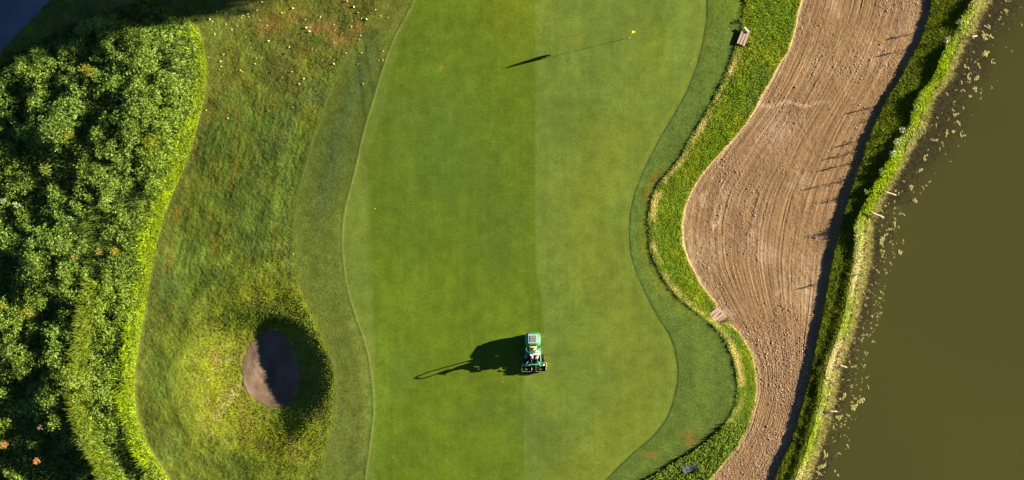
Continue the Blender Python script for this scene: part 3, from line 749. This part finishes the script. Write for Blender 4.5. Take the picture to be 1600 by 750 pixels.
# ------------------------------------------------------------------ greens mower
M_mg = plain('mower_green_paint', (.02, .21, .085), .35, spec=.6, var=.06, coat=.4)
M_mgl = plain('pale_green_paint', (.10, .42, .20), .4, spec=.5, var=.06, coat=.3)
M_grey = plain('grey_metal', (.32, .33, .34), .4, .6, var=.15)
M_screen = plain('radiator_screen', (.20, .19, .19), .6, .3, var=.5, scale=60)
M_pale = plain('pale_panel', (.26, .42, .33), .45, var=.05)
M_yp = plain('yellow_paint', (.80, .55, .04), .45, var=.06)
M_dark = plain('dark_metal', (.03, .03, .032), .5, .4, var=.3)
M_seat = plain('yellow_vinyl', (.75, .55, .10), .55, var=.08)
mp = W(832.5, 549)
mow = empty('greens_mower', mp, 0, 'green ride-on triplex mower with yellow seat and roll bar on the putting green', 'mower')
# hood: lofted rounded body
def hood():
    bm = bmesh.new(); rings = []
    for (z, hx, y0, y1, r) in ((.30, .44, .36, 1.20, .12), (.55, .49, .34, 1.27, .16), (.80, .50, .33, 1.28, .18), (.95, .46, .36, 1.24, .2), (1.02, .37, .42, 1.14, .16)):
        ring = []; hy = (y1 - y0) / 2; cy = (y0 + y1) / 2
        for k in range(32):
            a = 2 * PI * (k + .5) / 32; c, s = math.cos(a), math.sin(a); e = .48
            yy = cy + math.copysign(abs(s) ** e, s) * hy
            ring.append(bm.verts.new((math.copysign(abs(c) ** e, c) * hx, yy, .30 + (z - .30) * (1 - .30 * max(0, (yy - .45) / .83) ** 2))))
        rings.append(ring)
    for a, b in zip(rings[:-1], rings[1:]):
        for k in range(32): bm.faces.new((a[k], a[(k + 1) % 32], b[(k + 1) % 32], b[k]))
    bm.faces.new(rings[0][::-1]); bm.faces.new(rings[-1])
    for f in bm.faces: f.smooth = True
    me = bpy.data.meshes.new('hood'); bm.to_mesh(me); bm.free(); me.materials.append(M_mg); return link('hood', me, mow)
hd = hood()
box('grille_panel', (.60, .62, .05), (-.02, .88, .955), M_pale, hd, rot=(-.22, 0, 0), bev=.02)
box('radiator_screen', (.42, .42, .03), (0, .88, .985), M_screen, hd, rot=(-.22, 0, 0), bev=.008)
lathe('fuel_cap', [(.065, 0), (.065, .05), (.04, .06)], 'Z', (.14, .47, 1.02), M_black, hd)
box('deck', (.90, .80, .10), (0, .05, .44), M_dark, mow, bev=.02)
box('engine_frame', (.55, .9, .25), (0, .7, .30), M_dark, mow, bev=.03)
box('fender', (.22, .60, .10), (-.40, -.02, .66), M_mg, mow, bev=.04)
box('fender', (.22, .60, .10), (.40, -.02, .66), M_mgl, mow, bev=.04)
seat = box('seat', (.50, .46, .12), (0, .05, .72), M_seat, mow, bev=.045, smooth=True)
box('backrest', (.50, .12, .40), (0, .31, .92), M_seat, seat, rot=(-.2, 0, 0), bev=.05, smooth=True)
# roll bar
pts = [(-.42, .36, .55), (-.43, .30, 1.1), (-.44, .22, 1.72), (-.40, .12, 1.93), (-.30, .08, 1.99), (0, .06, 2.0), (.30, .08, 1.99), (.40, .12, 1.93), (.46, .22, 1.72), (.46, .30, 1.1), (.46, .36, .55)]
tube('roll_bar', pts, .034, M_mg, mow, 10)
# footplate, console and steering
box('footplate', (.62, .42, .04), (0, -.48, .42), M_dark, mow, bev=.01)
tube('steering_column', [(0, -.55, .42), (0, -.42, .85), (0, -.33, 1.0)], .035, M_dark, mow)
def torus(name, R, r, loc, rot, m, parent):
    pts_ = []
    bm = bmesh.new(); n1, n2 = 28, 8; g = []
    for i in range(n1):
        a = 2 * PI * i / n1; ring = []
        for j in range(n2):
            b = 2 * PI * j / n2; ring.append(bm.verts.new(((R + r * math.cos(b)) * math.cos(a), (R + r * math.cos(b)) * math.sin(a), r * math.sin(b))))
        g.append(ring)
    for i in range(n1):
        for j in range(n2): bm.faces.new((g[i][j], g[(i + 1) % n1][j], g[(i + 1) % n1][(j + 1) % n2], g[i][(j + 1) % n2]))
    for k in range(3):
        a = 2 * PI * k / 3 + .5; box_bm(bm, R, .03, .012, (R / 2 * math.cos(a), R / 2 * math.sin(a), 0), (0, 0, a))
    for f in bm.faces: f.smooth = True
    bmesh.ops.rotate(bm, verts=bm.verts, cent=(0, 0, 0), matrix=Matrix.Rotation(rot, 3, 'X')); bmesh.ops.translate(bm, verts=bm.verts, vec=loc)
    me = bpy.data.meshes.new(name); bm.to_mesh(me); bm.free(); me.materials.append(m); return link(name, me, parent)
torus('steering_wheel', .18, .016, (0, -.32, 1.02), .5, M_black, mow)
def wheel(loc, R, wd, side):
    wh = link('wheel', tube_mesh('wheel', [(loc[0] - wd / 2 * .6, loc[1], loc[2]), (loc[0] + wd / 2 * .6, loc[1], loc[2])], .06, M_dark, 12), mow)
    lathe('tyre', [(R * .55, -wd / 2), (R * .9, -wd / 2), (R, -wd * .32), (R, wd * .32), (R * .9, wd / 2), (R * .55, wd / 2)], 'X', loc, M_black, wh, 28)
    lathe('rim', [(R * .2, -wd * .46), (R * .56, -wd * .52), (R * .56, wd * .52), (R * .2, wd * .46)], 'X', loc, M_yp, wh, 24)
wheel((-.60, -.42, .24), .24, .24, -1); wheel((.66, -.42, .24), .24, .24, 1); wheel((0, 1.0, .24), .24, .26, 1)
# lift arms and pale frame
tube('lift_arm', [(-.25, -.55, .45), (-.42, -.75, .42), (-.48, -.98, .30)], .03, M_mgl, mow)
tube('lift_arm', [(.25, -.55, .45), (.42, -.75, .42), (.48, -.98, .30)], .03, M_mgl, mow)
tube('front_frame', [(.50, -.28, .55), (.50, -.62, .60), (.45, -.80, .58), (-.15, -.82, .56), (-.45, -.80, .50)], .028, M_mgl, mow)
M_clip = plain('clippings', (.10, .15, .02), .95, var=.5, scale=40)
def reel(x, y, nm='cutting_unit'):
    u = box(nm, (.70, .10, .05), (x, y + .16, .26), M_mg, mow, bev=.012)
    lathe('reel_cylinder', [(.03, -.31), (.085, -.31), (.085, .31), (.03, .31)], 'X', (x, y + .05, .14), M_grey, u, 12)
    lathe('roller', [(.045, -.33), (.045, .33)], 'X', (x, y - .07, .05), M_dark, u, 12)
    lathe('roller', [(.04, -.33), (.04, .33)], 'X', (x, y + .20, .045), M_dark, u, 12)
    box('side_plate', (.03, .30, .20), (x - .345, y + .06, .15), M_mg, u, bev=.01)
    box('side_plate', (.03, .30, .20), (x + .345, y + .06, .15), M_yp if x > 0 else M_mg, u, bev=.01)
    # open grass basket in front
    bm = bmesh.new()
    box_bm(bm, .62, .30, .02, (x, y - .20, .13)); box_bm(bm, .62, .02, .20, (x, y - .35, .22), rot=None)
    box_bm(bm, .02, .30, .20, (x - .31, y - .20, .22)); box_bm(bm, .02, .30, .20, (x + .31, y - .20, .22))
    me = bpy.data.meshes.new('grass_basket'); bm.to_mesh(me); bm.free(); me.materials.append(M_dark); link('grass_basket', me, u)
    tube('basket_rim', [(x - .32, y - .05, .33), (x - .32, y - .36, .34), (x + .1, y - .37, .34), (x + .32, y - .36, .33), (x + .32, y - .05, .33)], .011, M_grey, u, 6)
    tube('clippings', [(x - .24, y - .22, .17), (x - .05, y - .25, .21), (x + .22, y - .2, .18)], .07, M_clip, u, 8)
    tube('hydraulic_hose', [(x + .1, y + .05, .28), (x * .7, y + .30, .42), (x * .35, y + .48, .46)], .014, M_black, u, 6)
reel(-.40, -.92); reel(.52, -.92); reel(.05, .02)
box('toolbox', (.20, .22, .14), (-.47, -.30, .55), M_grey, mow, bev=.02)
box('control_console', (.12, .34, .10), (.42, -.30, .78), M_black, mow, bev=.02)

# driver
M_skin = plain('skin', (.52, .33, .24), .6, var=.06)
M_shirt = plain('pale_shirt', (.72, .70, .72), .8, var=.05, scale=20)
M_short = plain('beige_trousers', (.60, .52, .46), .85, var=.08)
M_navy = plain('navy_vest', (.03, .04, .10), .8, var=.2)
M_cap = plain('white_cap', (.85, .85, .82), .7, var=.03)
def skin(name, verts, edges, rad, m, parent, sub=1, root=0):
    me = bpy.data.meshes.new(name); me.from_pydata(verts, edges, [])
    o = link(name, me, parent)
    o.modifiers.new('skin', 'SKIN'); sv_ = me.skin_vertices[0].data
    for i, r in enumerate(rad): sv_[i].radius = (r, r) if not isinstance(r, tuple) else r
    sv_[root].use_root = True
    s = o.modifiers.new('sub', 'SUBSURF'); s.levels = sub; s.render_levels = sub
    dg = bpy.context.evaluated_depsgraph_get(); ev = o.evaluated_get(dg)
    nm = bpy.data.meshes.new_from_object(ev); o.modifiers.clear(); o.data = nm; nm.materials.clear(); nm.materials.append(m)
    for p in nm.polygons: p.use_smooth = True
    return o
per = empty('person', mp + Vector((.10, .08, 0)), 0, 'person in white cap and pale shirt seated on the green mower holding its wheel', 'person')
bv = [(0, .02, .84), (0, .05, 1.05), (0, .06, 1.24), (0, .03, 1.36), (0, .02, 1.43), (0, .0, 1.52), (0, -.01, 1.60),          # 0-6 spine, neck, head
      (.18, .04, 1.30), (.27, -.14, 1.12), (.12, -.36, 1.06), (.08, -.42, 1.07),                                           # 7-10 arm
      (-.18, .04, 1.30), (-.27, -.14, 1.12), (-.16, -.36, 1.06), (-.13, -.42, 1.07),                                       # 11-14
      (.10, -.02, .84), (.17, -.42, .86), (.16, -.52, .55), (.16, -.56, .50), (.16, -.70, .48),                            # 15-19 leg
      (-.10, -.02, .84), (-.20, -.42, .86), (-.20, -.52, .55), (-.20, -.56, .50), (-.20, -.70, .48)]
be = [(0, 1), (1, 2), (2, 3), (3, 4), (4, 5), (5, 6), (3, 7), (7, 8), (8, 9), (9, 10), (3, 11), (11, 12), (12, 13), (13, 14), (0, 15), (15, 16), (16, 17), (17, 18), (18, 19), (0, 20), (20, 21), (21, 22), (22, 23), (23, 24)]
br_ = [.13, .12, .13, .07, .055, .085, .085, .055, .042, .030, .034, .055, .042, .030, .034, .085, .062, .045, .04, .035, .085, .062, .045, .04, .035]
# fingers curled round the wheel rim
for hnd in (10, 14):
    hx, hy, hz = bv[hnd]
    for f in range(4):
        i = len(bv); ox = (f - 1.5) * .019
        bv += [(hx + ox, hy - .035, hz + .010), (hx + ox * 1.1, hy - .065 - .004 * (f in (1, 2)), hz - .005), (hx + ox * 1.1, hy - .055, hz - .035)]
        be += [(hnd, i), (i, i + 1), (i + 1, i + 2)]; br_ += [.010, .009, .008]
    sgn = -1 if hx > 0 else 1
    i = len(bv); bv += [(hx + sgn * .04, hy - .005, hz - .005), (hx + sgn * .05, hy - .035, hz - .02)]; be += [(hnd, i), (i, i + 1)]; br_ += [.011, .010]
body = skin('body', bv, be, br_, M_skin, per, 2)
skin('shirt', [bv[i] for i in (0, 1, 2, 3, 7, 8, 11, 12)] + [(.23, -.30, 1.08), (-.24, -.30, 1.08)], [(0, 1), (1, 2), (2, 3), (3, 4), (4, 5), (3, 6), (6, 7), (5, 8), (7, 9)], [.145, .15, .155, .085, .075, .058, .075, .058, .045, .045], M_shirt, per, 2)
skin('trousers', [bv[i] for i in (0, 15, 16, 17, 18, 20, 21, 22, 23)], [(0, 1), (1, 2), (2, 3), (3, 4), (0, 5), (5, 6), (6, 7), (7, 8)], [.15, .105, .082, .062, .055, .105, .082, .062, .055], M_short, per, 2)
skin('vest', [(0, .04, 1.0), (0, .065, 1.16), (0, .05, 1.30)], [(0, 1), (1, 2)], [.176, .186, .125], M_navy, per, 2)
for s in (.16, -.20):
    skin('shoe', [(s, -.53, .475), (s, -.62, .47), (s, -.74, .465)], [(0, 1), (1, 2)], [.052, .05, .042], M_black, per, 2)
lathe('cap', [(.105, 0), (.108, .04), (.095, .085), (.06, .115), (.01, .125)], 'Z', (0, -.005, 1.56), M_cap, per, 24)
bm = bmesh.new(); box_bm(bm, .16, .12, .012, (0, -.13, 1.57), rot=(.15, 0, 0), bev=.005)
me = bpy.data.meshes.new('cap_brim'); bm.to_mesh(me); bm.free(); me.materials.append(M_cap); link('cap_brim', me, per)
M_hair = plain('dark_hair', (.03, .02, .015), .8)
lathe('hair', [(.06, -.10), (.093, -.05), (.1, .0)], 'Z', (0, .035, 1.55), M_hair, per, 20)
for s in (-1, 1):
    lathe('eye', [(.004, -.004), (.009, 0), (.004, .004)], 'Y', (s * .032, -.088, 1.53), M_white, per, 10)
skin('nose', [(0, -.075, 1.53), (0, -.105, 1.495)], [(0, 1)], [.010, .014], M_skin, per, 1)
tube('mouth', [(-.024, -.084, 1.465), (0, -.09, 1.462), (.024, -.084, 1.465)], .005, plain('lips', (.35, .14, .12), .6), per, 6)

# ------------------------------------------------------------------ timber steps
def steps(px, py, ang, planks, label, tint, cross=False, hide=None):
    p = W(px, py, None, .03); root = empty('timber_steps', p, ang, label, 'steps', 'timber steps into the soil bed')
    box('soil_pad', (.62, 1.15, .10) if planks == 3 else (.95, .8, .10), (0, 0, -.03), M_dpad, root, bev=.03)  # dark pad that shows through the gaps between the planks
    n = planks
    for k in range(n):
        if planks == 3: bx_ = box('plank', (.14, .92, .08), (-.19 + .19 * k, -.08, .09 - .02 * k), tint, root, rot=(0, 0, rng.normal(0, .03)), bev=.012)
        else: bx_ = box('plank', (.20, .75, .08), (-.36 + .24 * k, 0, .12 - .04 * k), tint, root, rot=(0, 0, rng.normal(0, .06)), bev=.012)
    if cross: box('cross_plank', (.46, .11, .07), (.02, .50, .16), M_pale_wood, root, rot=(0, .06, -.45), bev=.012)
    return root
def woodm(name, c): return plain(name, c, .85, var=.3, scale=14, bump=.5)
M_pale_wood = woodm('bleached_wood', (.62, .52, .42)); M_tan = woodm('pink_tan_wood', (.44, .31, .23)); M_shaded_wood = woodm('shade_painted_wood', (.10, .11, .13)); M_dpad = plain('dark_soil', (.07, .05, .035), .95, var=.3, scale=6, bump=.5); M_pad = plain('trodden_soil', (.34, .23, .16), .95, var=.2, scale=6, bump=.5)
steps(1161, 58, -.38, 3, 'pale timber steps with a loose white plank at the top of the bank strip', M_tan, True)
steps(1120, 494, -.85, 4, 'tan timber steps where the soil bed meets the right apron corner', M_tan)
steps(1075, 728, .45, 4, 'dark shaded timber steps in the leafy grass at the bottom', M_shaded_wood)  # same timber, with its shade painted into a dark blue-grey wood colour
# weed tussocks round the steps; the lowest steps also carry shade in their colour
shrub('weed_clump', 1092, 731, .34, .55, (.10, .17, .02), 'leafy weed clump just right of the dark timber steps', 'weed', 260, .14)
shrub('weed_clump', 1173, 68, .22, .25, (.09, .16, .02), 'small weed clump right of the pale timber steps', 'weed', 120, .10)
shrub('weed_clump', 1156, 33, .16, .20, (.05, .08, .02), 'small dark weed clump above the pale timber steps', 'weed', 90, .10)
shrub('weed_clump', 1137, 500, .22, .30, (.13, .19, .02), 'small weed clump beside the tan timber steps', 'weed', 120, .10)

# ------------------------------------------------------------------ poles on the shore
M_pole = woodm('bleached_pole', (.24, .20, .13))
def pole(a, b, r, label, z0=-.55, z1=-.88):
    pa = W(a[0], a[1], z0); pb = W(b[0], b[1], z1); q = (pb - pa)
    o = link('shore_pole', tube_mesh('shore_pole', [(0, 0, 0), q * .3 + Vector((0, 0, .01)), q * .7 + Vector((0, .01, .01)), q], [r, r * 1.05, r * .95, r * .8], M_pole, 10), None, pa)
    tag(o, label, 'pole', 'wooden poles leaning into the pond')
pole((1380, 299), (1400, 305), .055, 'bleached pole sticking out of the bank, upper of the close pair', -.25, -.70)
pole((1359, 331), (1381, 340), .060, 'bleached pole over bank grass, lower and longer of the close pair', -.15, -.70)
pole((1311, 571), (1323, 574), .055, 'short bleached pole in a gap of the lower shore', -.55, -.80)
pole((1294, 643), (1308, 643), .055, 'level bleached pole nearest the bottom of the photo', -.50, -.80)
pole((1517, 58), (1526, 56), .07, 'stubby pale pole at the topmost shore', -.6, -.85)
pole((1519, 39), (1522, 50), .05, 'thin pale branch lying down the topmost shore', -.6, -.9)
pole((1423, 213), (1440, 205), .05, 'pale branch in the notch of the leafy bank', -.55, -.8)

# ------------------------------------------------------------------ algae
def algae_mesh(seed, r):
    rs = np.random.default_rng(seed); V, Q, o = [], [], 0
    pts_ = [(0., 0.)]
    d = rs.random() * 2 * PI
    for _ in range(rs.integers(14, 26)):
        d += rs.normal(0, .9); x, y = pts_[-1] if rs.random() < .75 else pts_[rs.integers(len(pts_))]
        pts_.append((x + math.cos(d) * .55, y + math.sin(d) * .55))
    sc_ = r / max(1.0, max(math.hypot(*p) for p in pts_) + .4)
    bm = bmesh.new()
    for x, y in pts_:
        rr_ = sc_ * rs.uniform(.28, .62)
        m_ = Matrix.Translation((x * sc_, y * sc_, 0)) @ Matrix.Diagonal((rr_, rr_ * rs.uniform(.6, 1.1), .07 + rr_ * .35, 1))
        s = bmesh.ops.create_icosphere(bm, subdivisions=2, radius=1, matrix=m_)
        for v in s['verts']:
            v.co.x += rs.normal(0, .16) * rr_; v.co.y += rs.normal(0, .16) * rr_; v.co.z += rs.normal(0, .18) * .1
    for f in bm.faces: f.smooth = rs.random() < .5
    me = bpy.data.meshes.new('algae_clump'); bm.to_mesh(me); bm.free(); me.materials.append(M_algae)
    at = me.attributes.new('tint', 'FLOAT_COLOR', 'POINT'); n = len(me.vertices); c = np.ones((n, 4), np.float32)
    z = np.zeros(n * 3, np.float32); me.vertices.foreach_get('co', z)
    c[:, :3] = np.array([.33, .29, .085]) * rs.uniform(.4, 1.5, (n, 1)); at.data.foreach_set('color', c.ravel()); return me
AV = [algae_mesh(s, .5) for s in range(14)]
big = [(1522, 120, 14, 'hooked algae clump, uppermost of the large ones off the bank'), (1548, 98, 0, ''), (1534, 70, 0, ''), (1539, 52, 9, 'algae clump close below the topmost pair'),
       (1543, 40, 9, 'algae clump off the topmost shore'), (1568, 15, 9, 'algae clump near the top edge of the pond'), (1575, 3, 9, 'algae clump cut by the top edge of the pond')]
big = [(1569, 15, 8, 'algae clump near the top edge right of the others'), (1577, 2, 11, 'algae clump cut by the top edge of the pond'), (1560, 30, 7, 'thin algae scrap below the top edge pair'),
       (1545, 42, 9, 'ragged algae clump level with the stubby pole'), (1537, 56, 11, 'broad algae clump right below the ragged one'), (1547, 54, 9, 'algae clump touching the broad one on its right'),
       (1541, 88, 11, 'long trailing algae clump beside a lone white speck'), (1553, 98, 8, 'forked tail of algae below the long trailing clump'),
       (1514, 107, 11, 'upper left algae clump of the ring of four'), (1530, 105, 9, 'upper right algae clump of the ring of four'), (1514, 122, 9, 'lower left algae clump of the ring of four'), (1527, 120, 9, 'lower right algae clump of the ring of four'),
       (1524, 137, 8, 'narrow algae clump under the ring of four'), (1500, 142, 10, 'algae clump of fine strands left of the narrow one'), (1518, 150, 6, 'small algae clump beneath the narrow one'),
       (1490, 163, 7, 'flat algae clump at the edge of the dark shallows'), (1488, 170, 6, 'round algae clump joined under the flat one'), (1491, 180, 9, 'crooked algae clump below the round one'),
       (1498, 192, 7, 'algae clump standing off alone in the upper water'), (1481, 208, 8, 'oval algae clump of the side by side pair'), (1489, 208, 6, 'paler partner right of the oval algae clump'),
       (1506, 211, 9, 'algae clump farthest from the leafy bank'), (1463, 198, 6, 'small algae clump in the notch shallows'), (1458, 219, 9, 'thick algae clump nearest the notch'),
       (1445, 248, 9, 'algae clump below the thick one by the bank'), (1437, 267, 7, 'oval algae clump above the two long poles'),
       (1425, 291, 8, 'algae clump right of the upper pole'), (1440, 291, 8, 'second algae clump right of the upper pole, farther out'), (1432, 316, 9, 'ragged row of algae level with the pole gap'),
       (1406, 331, 6, 'algae clump just off the end of the lower pole'), (1412, 337, 7, 'algae clump lower right of the pole end'), (1397, 348, 8, 'algae clump right under the lower pole'),
       (1378, 374, 12, 'ring shaped algae clump with a dark middle'), (1388, 357, 7, 'algae clump above the ring shaped one'), (1409, 393, 8, 'algae clump out from the straw bank'), (1377, 392, 8, 'algae clump under the ring shaped one'),
       (1336, 528, 10, 'algae clump tight under the straw bank'), (1331, 573, 9, 'algae clump at the tip of the short lower pole'), (1318, 618, 11, 'curled algae clump at the broad lower shallows'),
       (1347, 624, 12, 'large algae clump farthest out in the lower pond'), (1331, 636, 11, 'algae clump left below the large lower one'), (1327, 650, 8, 'small algae clump right of the level pole'),
       (1306, 651, 10, 'algae clump directly below the level pole'), (1357, 588, 7, 'algae clump alone in the lower open water'), (1356, 607, 6, 'small algae clump under the lone lower one'),
       (1290, 712, 11, 'long algae clump along the bottom shore'), (1284, 729, 10, 'algae clump below the long bottom one'), (1279, 742, 8, 'algae clump cut near the bottom edge of the pond')]
def put_algae(px, py, rpx, label, k, group=None):
    o = link('algae_clump', AV[k % len(AV)], None, W(px, py, WATER))
    s = rpx / PPM / .5 * .85; o.scale = (s, s, min(s, 1) * .3); o.rotation_euler = (0, 0, rng.random() * 6.28)
    tag(o, label, 'algae', group)
for k, (a, b, r, l) in enumerate(big): put_algae(a, b, r, l, k, 'larger algae clumps in the pond')
for k in range(290):
    py = rng.uniform(0, 748) if k < 190 else rng.uniform(380, 748)
    wide = np.interp(py, [0, 200, 300, 450, 750], [75, 75, 60, 28, 38])
    px = float(cI(np.array([py]))[0]) + 10 + wide * rng.random() ** (1.3)
    put_algae(px, py, rng.uniform(1.6, 4.8), 'small scrap of algae floating in the brown shallows by the bank', k, 'small algae scraps in the shallows')
# submerged weed that darkens the shallows: loose strands at the surface
px, py = between(9000, lambda y: cI(y) + 6, lambda y: cI(y) + np.interp(y, [0, 200, 300, 450, 750], [60, 70, 50, 26, 30]), 0, 750, 1.3)
k = fbm(px / PPM, py / PPM, 1.4, 3, 99) > .02; px, py = px[k], py[k]
b1 = blades(px, py, np.full(len(px), .012), .03, jit((.075, .066, .028), len(px), .4), 14, base=np.full(len(px), WATER + .012))
make_blades('pondweed', [b1], 'brown pondweed strands at the surface along the shore', cat='pondweed')
for px, py in ((1532, 85), (1365, 540), (1388, 537), (1388, 663), (1313, 732)):
    pass

# ------------------------------------------------------------------ fallen leaves
M_fl = [plain('yellow_leaf', (.62, .45, .08), .7), plain('pale_leaf', (.72, .62, .40), .7), plain('orange_leaf', (.60, .27, .06), .7)]
def leaf_me(m):
    ol = [(0, -.5, 0), (.28, -.25, .06), (.38, .1, .10), (.16, .42, .06), (0, .6, .02), (-.18, .4, .06), (-.36, .12, .10), (-.26, -.25, .06)]
    V = [(0, 0, .0)] + ol; F = [(0, i + 1, (i + 1) % 8 + 1) for i in range(8)]
    me = bpy.data.meshes.new('fallen_leaf'); me.from_pydata(V, [], F); me.materials.append(m)
    return me
LM = [leaf_me(m) for m in M_fl]
def put_leaf(px, py, s, k, label, group):
    o = link('fallen_leaf', LM[k], None, W(px, py, None, .035)); o.scale = (s, s, s); o.rotation_euler = (rng.normal(0, .3), rng.normal(.35, .3), rng.random() * 6.28)
    tag(o, label, 'leaf', group)
lv = [(328,30),(336,31),(354,38),(336,53),(418,40),(416,43),(446,87),(441,20),(458,13),(474,13),(493,22),(502,25),(501,27),(479,43),(484,49),(480,61),(462,3),(410,3),(535,16),(556,7),(553,11),(543,2),(407,32),(397,35),(378,28),(380,24),(423,53),(420,64),(448,51),(446,84),(401,91),(379,112),(370,109),(371,109),(376,110),(385,105),(398,109),(393,75),(504,94),(516,107),(523,67),(495,80),(531,92),(557,57),(558,57),(583,17),(587,15),(595,25),(614,37),(551,33),(573,30),(536,15),(326,89),(350,85),(346,104),(403,131),(428,47),(363,46),(339,18),(352,20),(311,31),(336,54),(318,25),(349,39),(388,22),(345,96),(468,131),(522,100),(487,105),(475,123),(420,173),(357,185),(353,133),(411,104),(442,121),(456,112)]
for i, (a, b) in enumerate(lv):
    k = rng.choice([0, 1, 1, 2], p=[.25, .3, .3, .15])
    put_leaf(a, b, rng.uniform(.07, .14), int(k), ['small yellow leaf fallen on the brown rough at the top', 'small pale leaf fallen on the brown rough at the top', 'small orange leaf fallen on the brown rough at the top'][int(k)], ['yellow leaves fallen on the rough', 'pale leaves fallen on the rough', 'orange leaves fallen on the rough'][int(k)])
for i in range(60):
    a = rng.uniform(310, 620); b = abs(rng.normal(0, 75)); k = int(rng.choice([0, 1, 2]))
    put_leaf(a, b, rng.uniform(.05, .10), k, ['small yellow leaf fallen on the brown rough at the top', 'small pale leaf fallen on the brown rough at the top', 'small orange leaf fallen on the brown rough at the top'][k], ['yellow leaves fallen on the rough', 'pale leaves fallen on the rough', 'orange leaves fallen on the rough'][k])
for a, b, l in ((1080, 100, 'white leaf on the green near its right edge'), (952, 99, 'tiny leaf on the green below the flagstick'), (786, 597, 'tiny leaf on the green below the mower shadow'),
                (853, 519, 'pale leaf on the green right of the mower hood'), (680, 55, 'tiny pale leaf on the upper left of the green'), (1138, 45, 'pale leaf on the apron left of the timber steps'), (446, 335, 'white leaf on the streaky rough'), (459, 397, 'white leaf low on the rough beside the apron'),
                (28, 34, 'pale leaf lying on the shaded path'), (35, 34, 'pale leaf on the shaded path edge'), (586, 326, 'small white leaf on the pale mown pass of the green')):
    put_leaf(a, b, .055, 1, l, None)

# soil clods
def clods(n):
    V, F, Cc_, o = [], [], [], 0
    ico = bmesh.new(); bmesh.ops.create_icosphere(ico, subdivisions=1, radius=1); iv = np.array([v.co[:] for v in ico.verts]); jf = np.array([[v.index for v in f.verts] for f in ico.faces]); ico.free()
    py = rng.uniform(-20, 770, n); t = rng.random(n); G = cG(py); H = cH(py); px = G + 4 + (H - G - 6) * t
    dens = np.clip(.15 + 1.2 * fbm(px / PPM, py / PPM, .45, 3, 110) + .5 * np.exp(-((px - 1135) / 45) ** 2 - ((py - 360) / 130) ** 2) + .4 * sst(500, 600, py), 0, 1)
    k = rng.random(n) < dens; px, py = px[k], py[k]; n = len(px)
    s = rng.uniform(.012, .034, n) * np.where(rng.random(n) < .05, 1.8, 1)
    x, y, z = world(px, py)
    sc3 = np.stack([s * rng.uniform(.7, 1.6, n), s * rng.uniform(.7, 1.6, n), s * .8], -1)
    VV = iv[None] * sc3[:, None] * rng.uniform(.75, 1.2, (n, len(iv), 1)) + np.stack([x, y, z], -1)[:, None]
    FF = jf[None] + (np.arange(n) * len(iv))[:, None, None]
    col = np.repeat(mix(np.array([.26, .16, .09]), np.array([.46, .33, .21]), rng.random(n)), len(iv), 0)
    me = np_mesh('soil_clods', VV.reshape(-1, 3), [FF.reshape(-1, 3)], [M_soil], col, smooth=False)
    tag(link('soil_clods', me), 'loose crumbs and clods of dry soil on the raked bed', 'soil', kind='stuff')
clods(30000)

# ------------------------------------------------------------------ trees beyond the top edge that shade the corner
M_bark = plain('bark', (.12, .09, .06), .9, var=.4, scale=6, bump=.6)
def tree(px, py, h, r, label):
    p = W(px, py, 0, 0)
    root = empty('tree', p, 0, label, 'tree', 'trees beyond the top edge')
    tr = tube('trunk', [(0, 0, -.4), (.1, 0, h * .3), (.0, .15, h * .6), (.1, .1, h * .92)], [.30, .22, .14, .04], M_bark, root, 10)
    for k in range(7):
        a = k * 2.4; z0 = h * (.28 + .08 * k)
        tube('limb', [(.05, .05, z0), (math.cos(a) * r * .4, math.sin(a) * r * .4, z0 + .8), (math.cos(a) * r * .75, math.sin(a) * r * .75, z0 + 1.3)], [.09, .06, .02], M_bark, tr, 6)
    k = 330; d = rng.normal(0, 1, (k, 3)); d /= np.linalg.norm(d, axis=1)[:, None]; d *= rng.random((k, 1)) ** .35 * .9
    V, Q, T, c = leaf_cloud(d[:, 0] * r, d[:, 1] * r, h * .52 + d[:, 2] * h * .46, rng.uniform(.6, 1.0, k), rng.uniform(.7, 1.3, k), 64, .34, jit((.06, .09, .02), k, .2), .4)
    link('crown', np_mesh('crown', V, [Q, T], [M_leaf], c, smooth=False), root)
    return root
def edge_y(px, r, extra=0): return 113 - .247 * px - r * PPM * 1.03 - extra
for px, r, h, extra, lb in ((470, 3.6, 9, 0, 'low broad tree beside the path'), (640, 4.2, 12, 0, 'broad tree second from the path'), (820, 4.4, 13, 0, 'broad tree above the left half of the green'),
    (1000, 4.4, 14, 0, 'tall tree above the flagstick'), (1190, 4.6, 15, 0, 'tall tree above the timber steps'), (560, 4.4, 12, 165, 'back row tree nearest the path'), (760, 4.6, 14, 165, 'back row tree above the green'), (970, 4.6, 16, 165, 'tallest tree at the right of the back row'), (1380, 4.6, 17, 0, 'tall tree above the pond bank')):
    tree(px, edge_y(px, r, extra), h, r, lb)
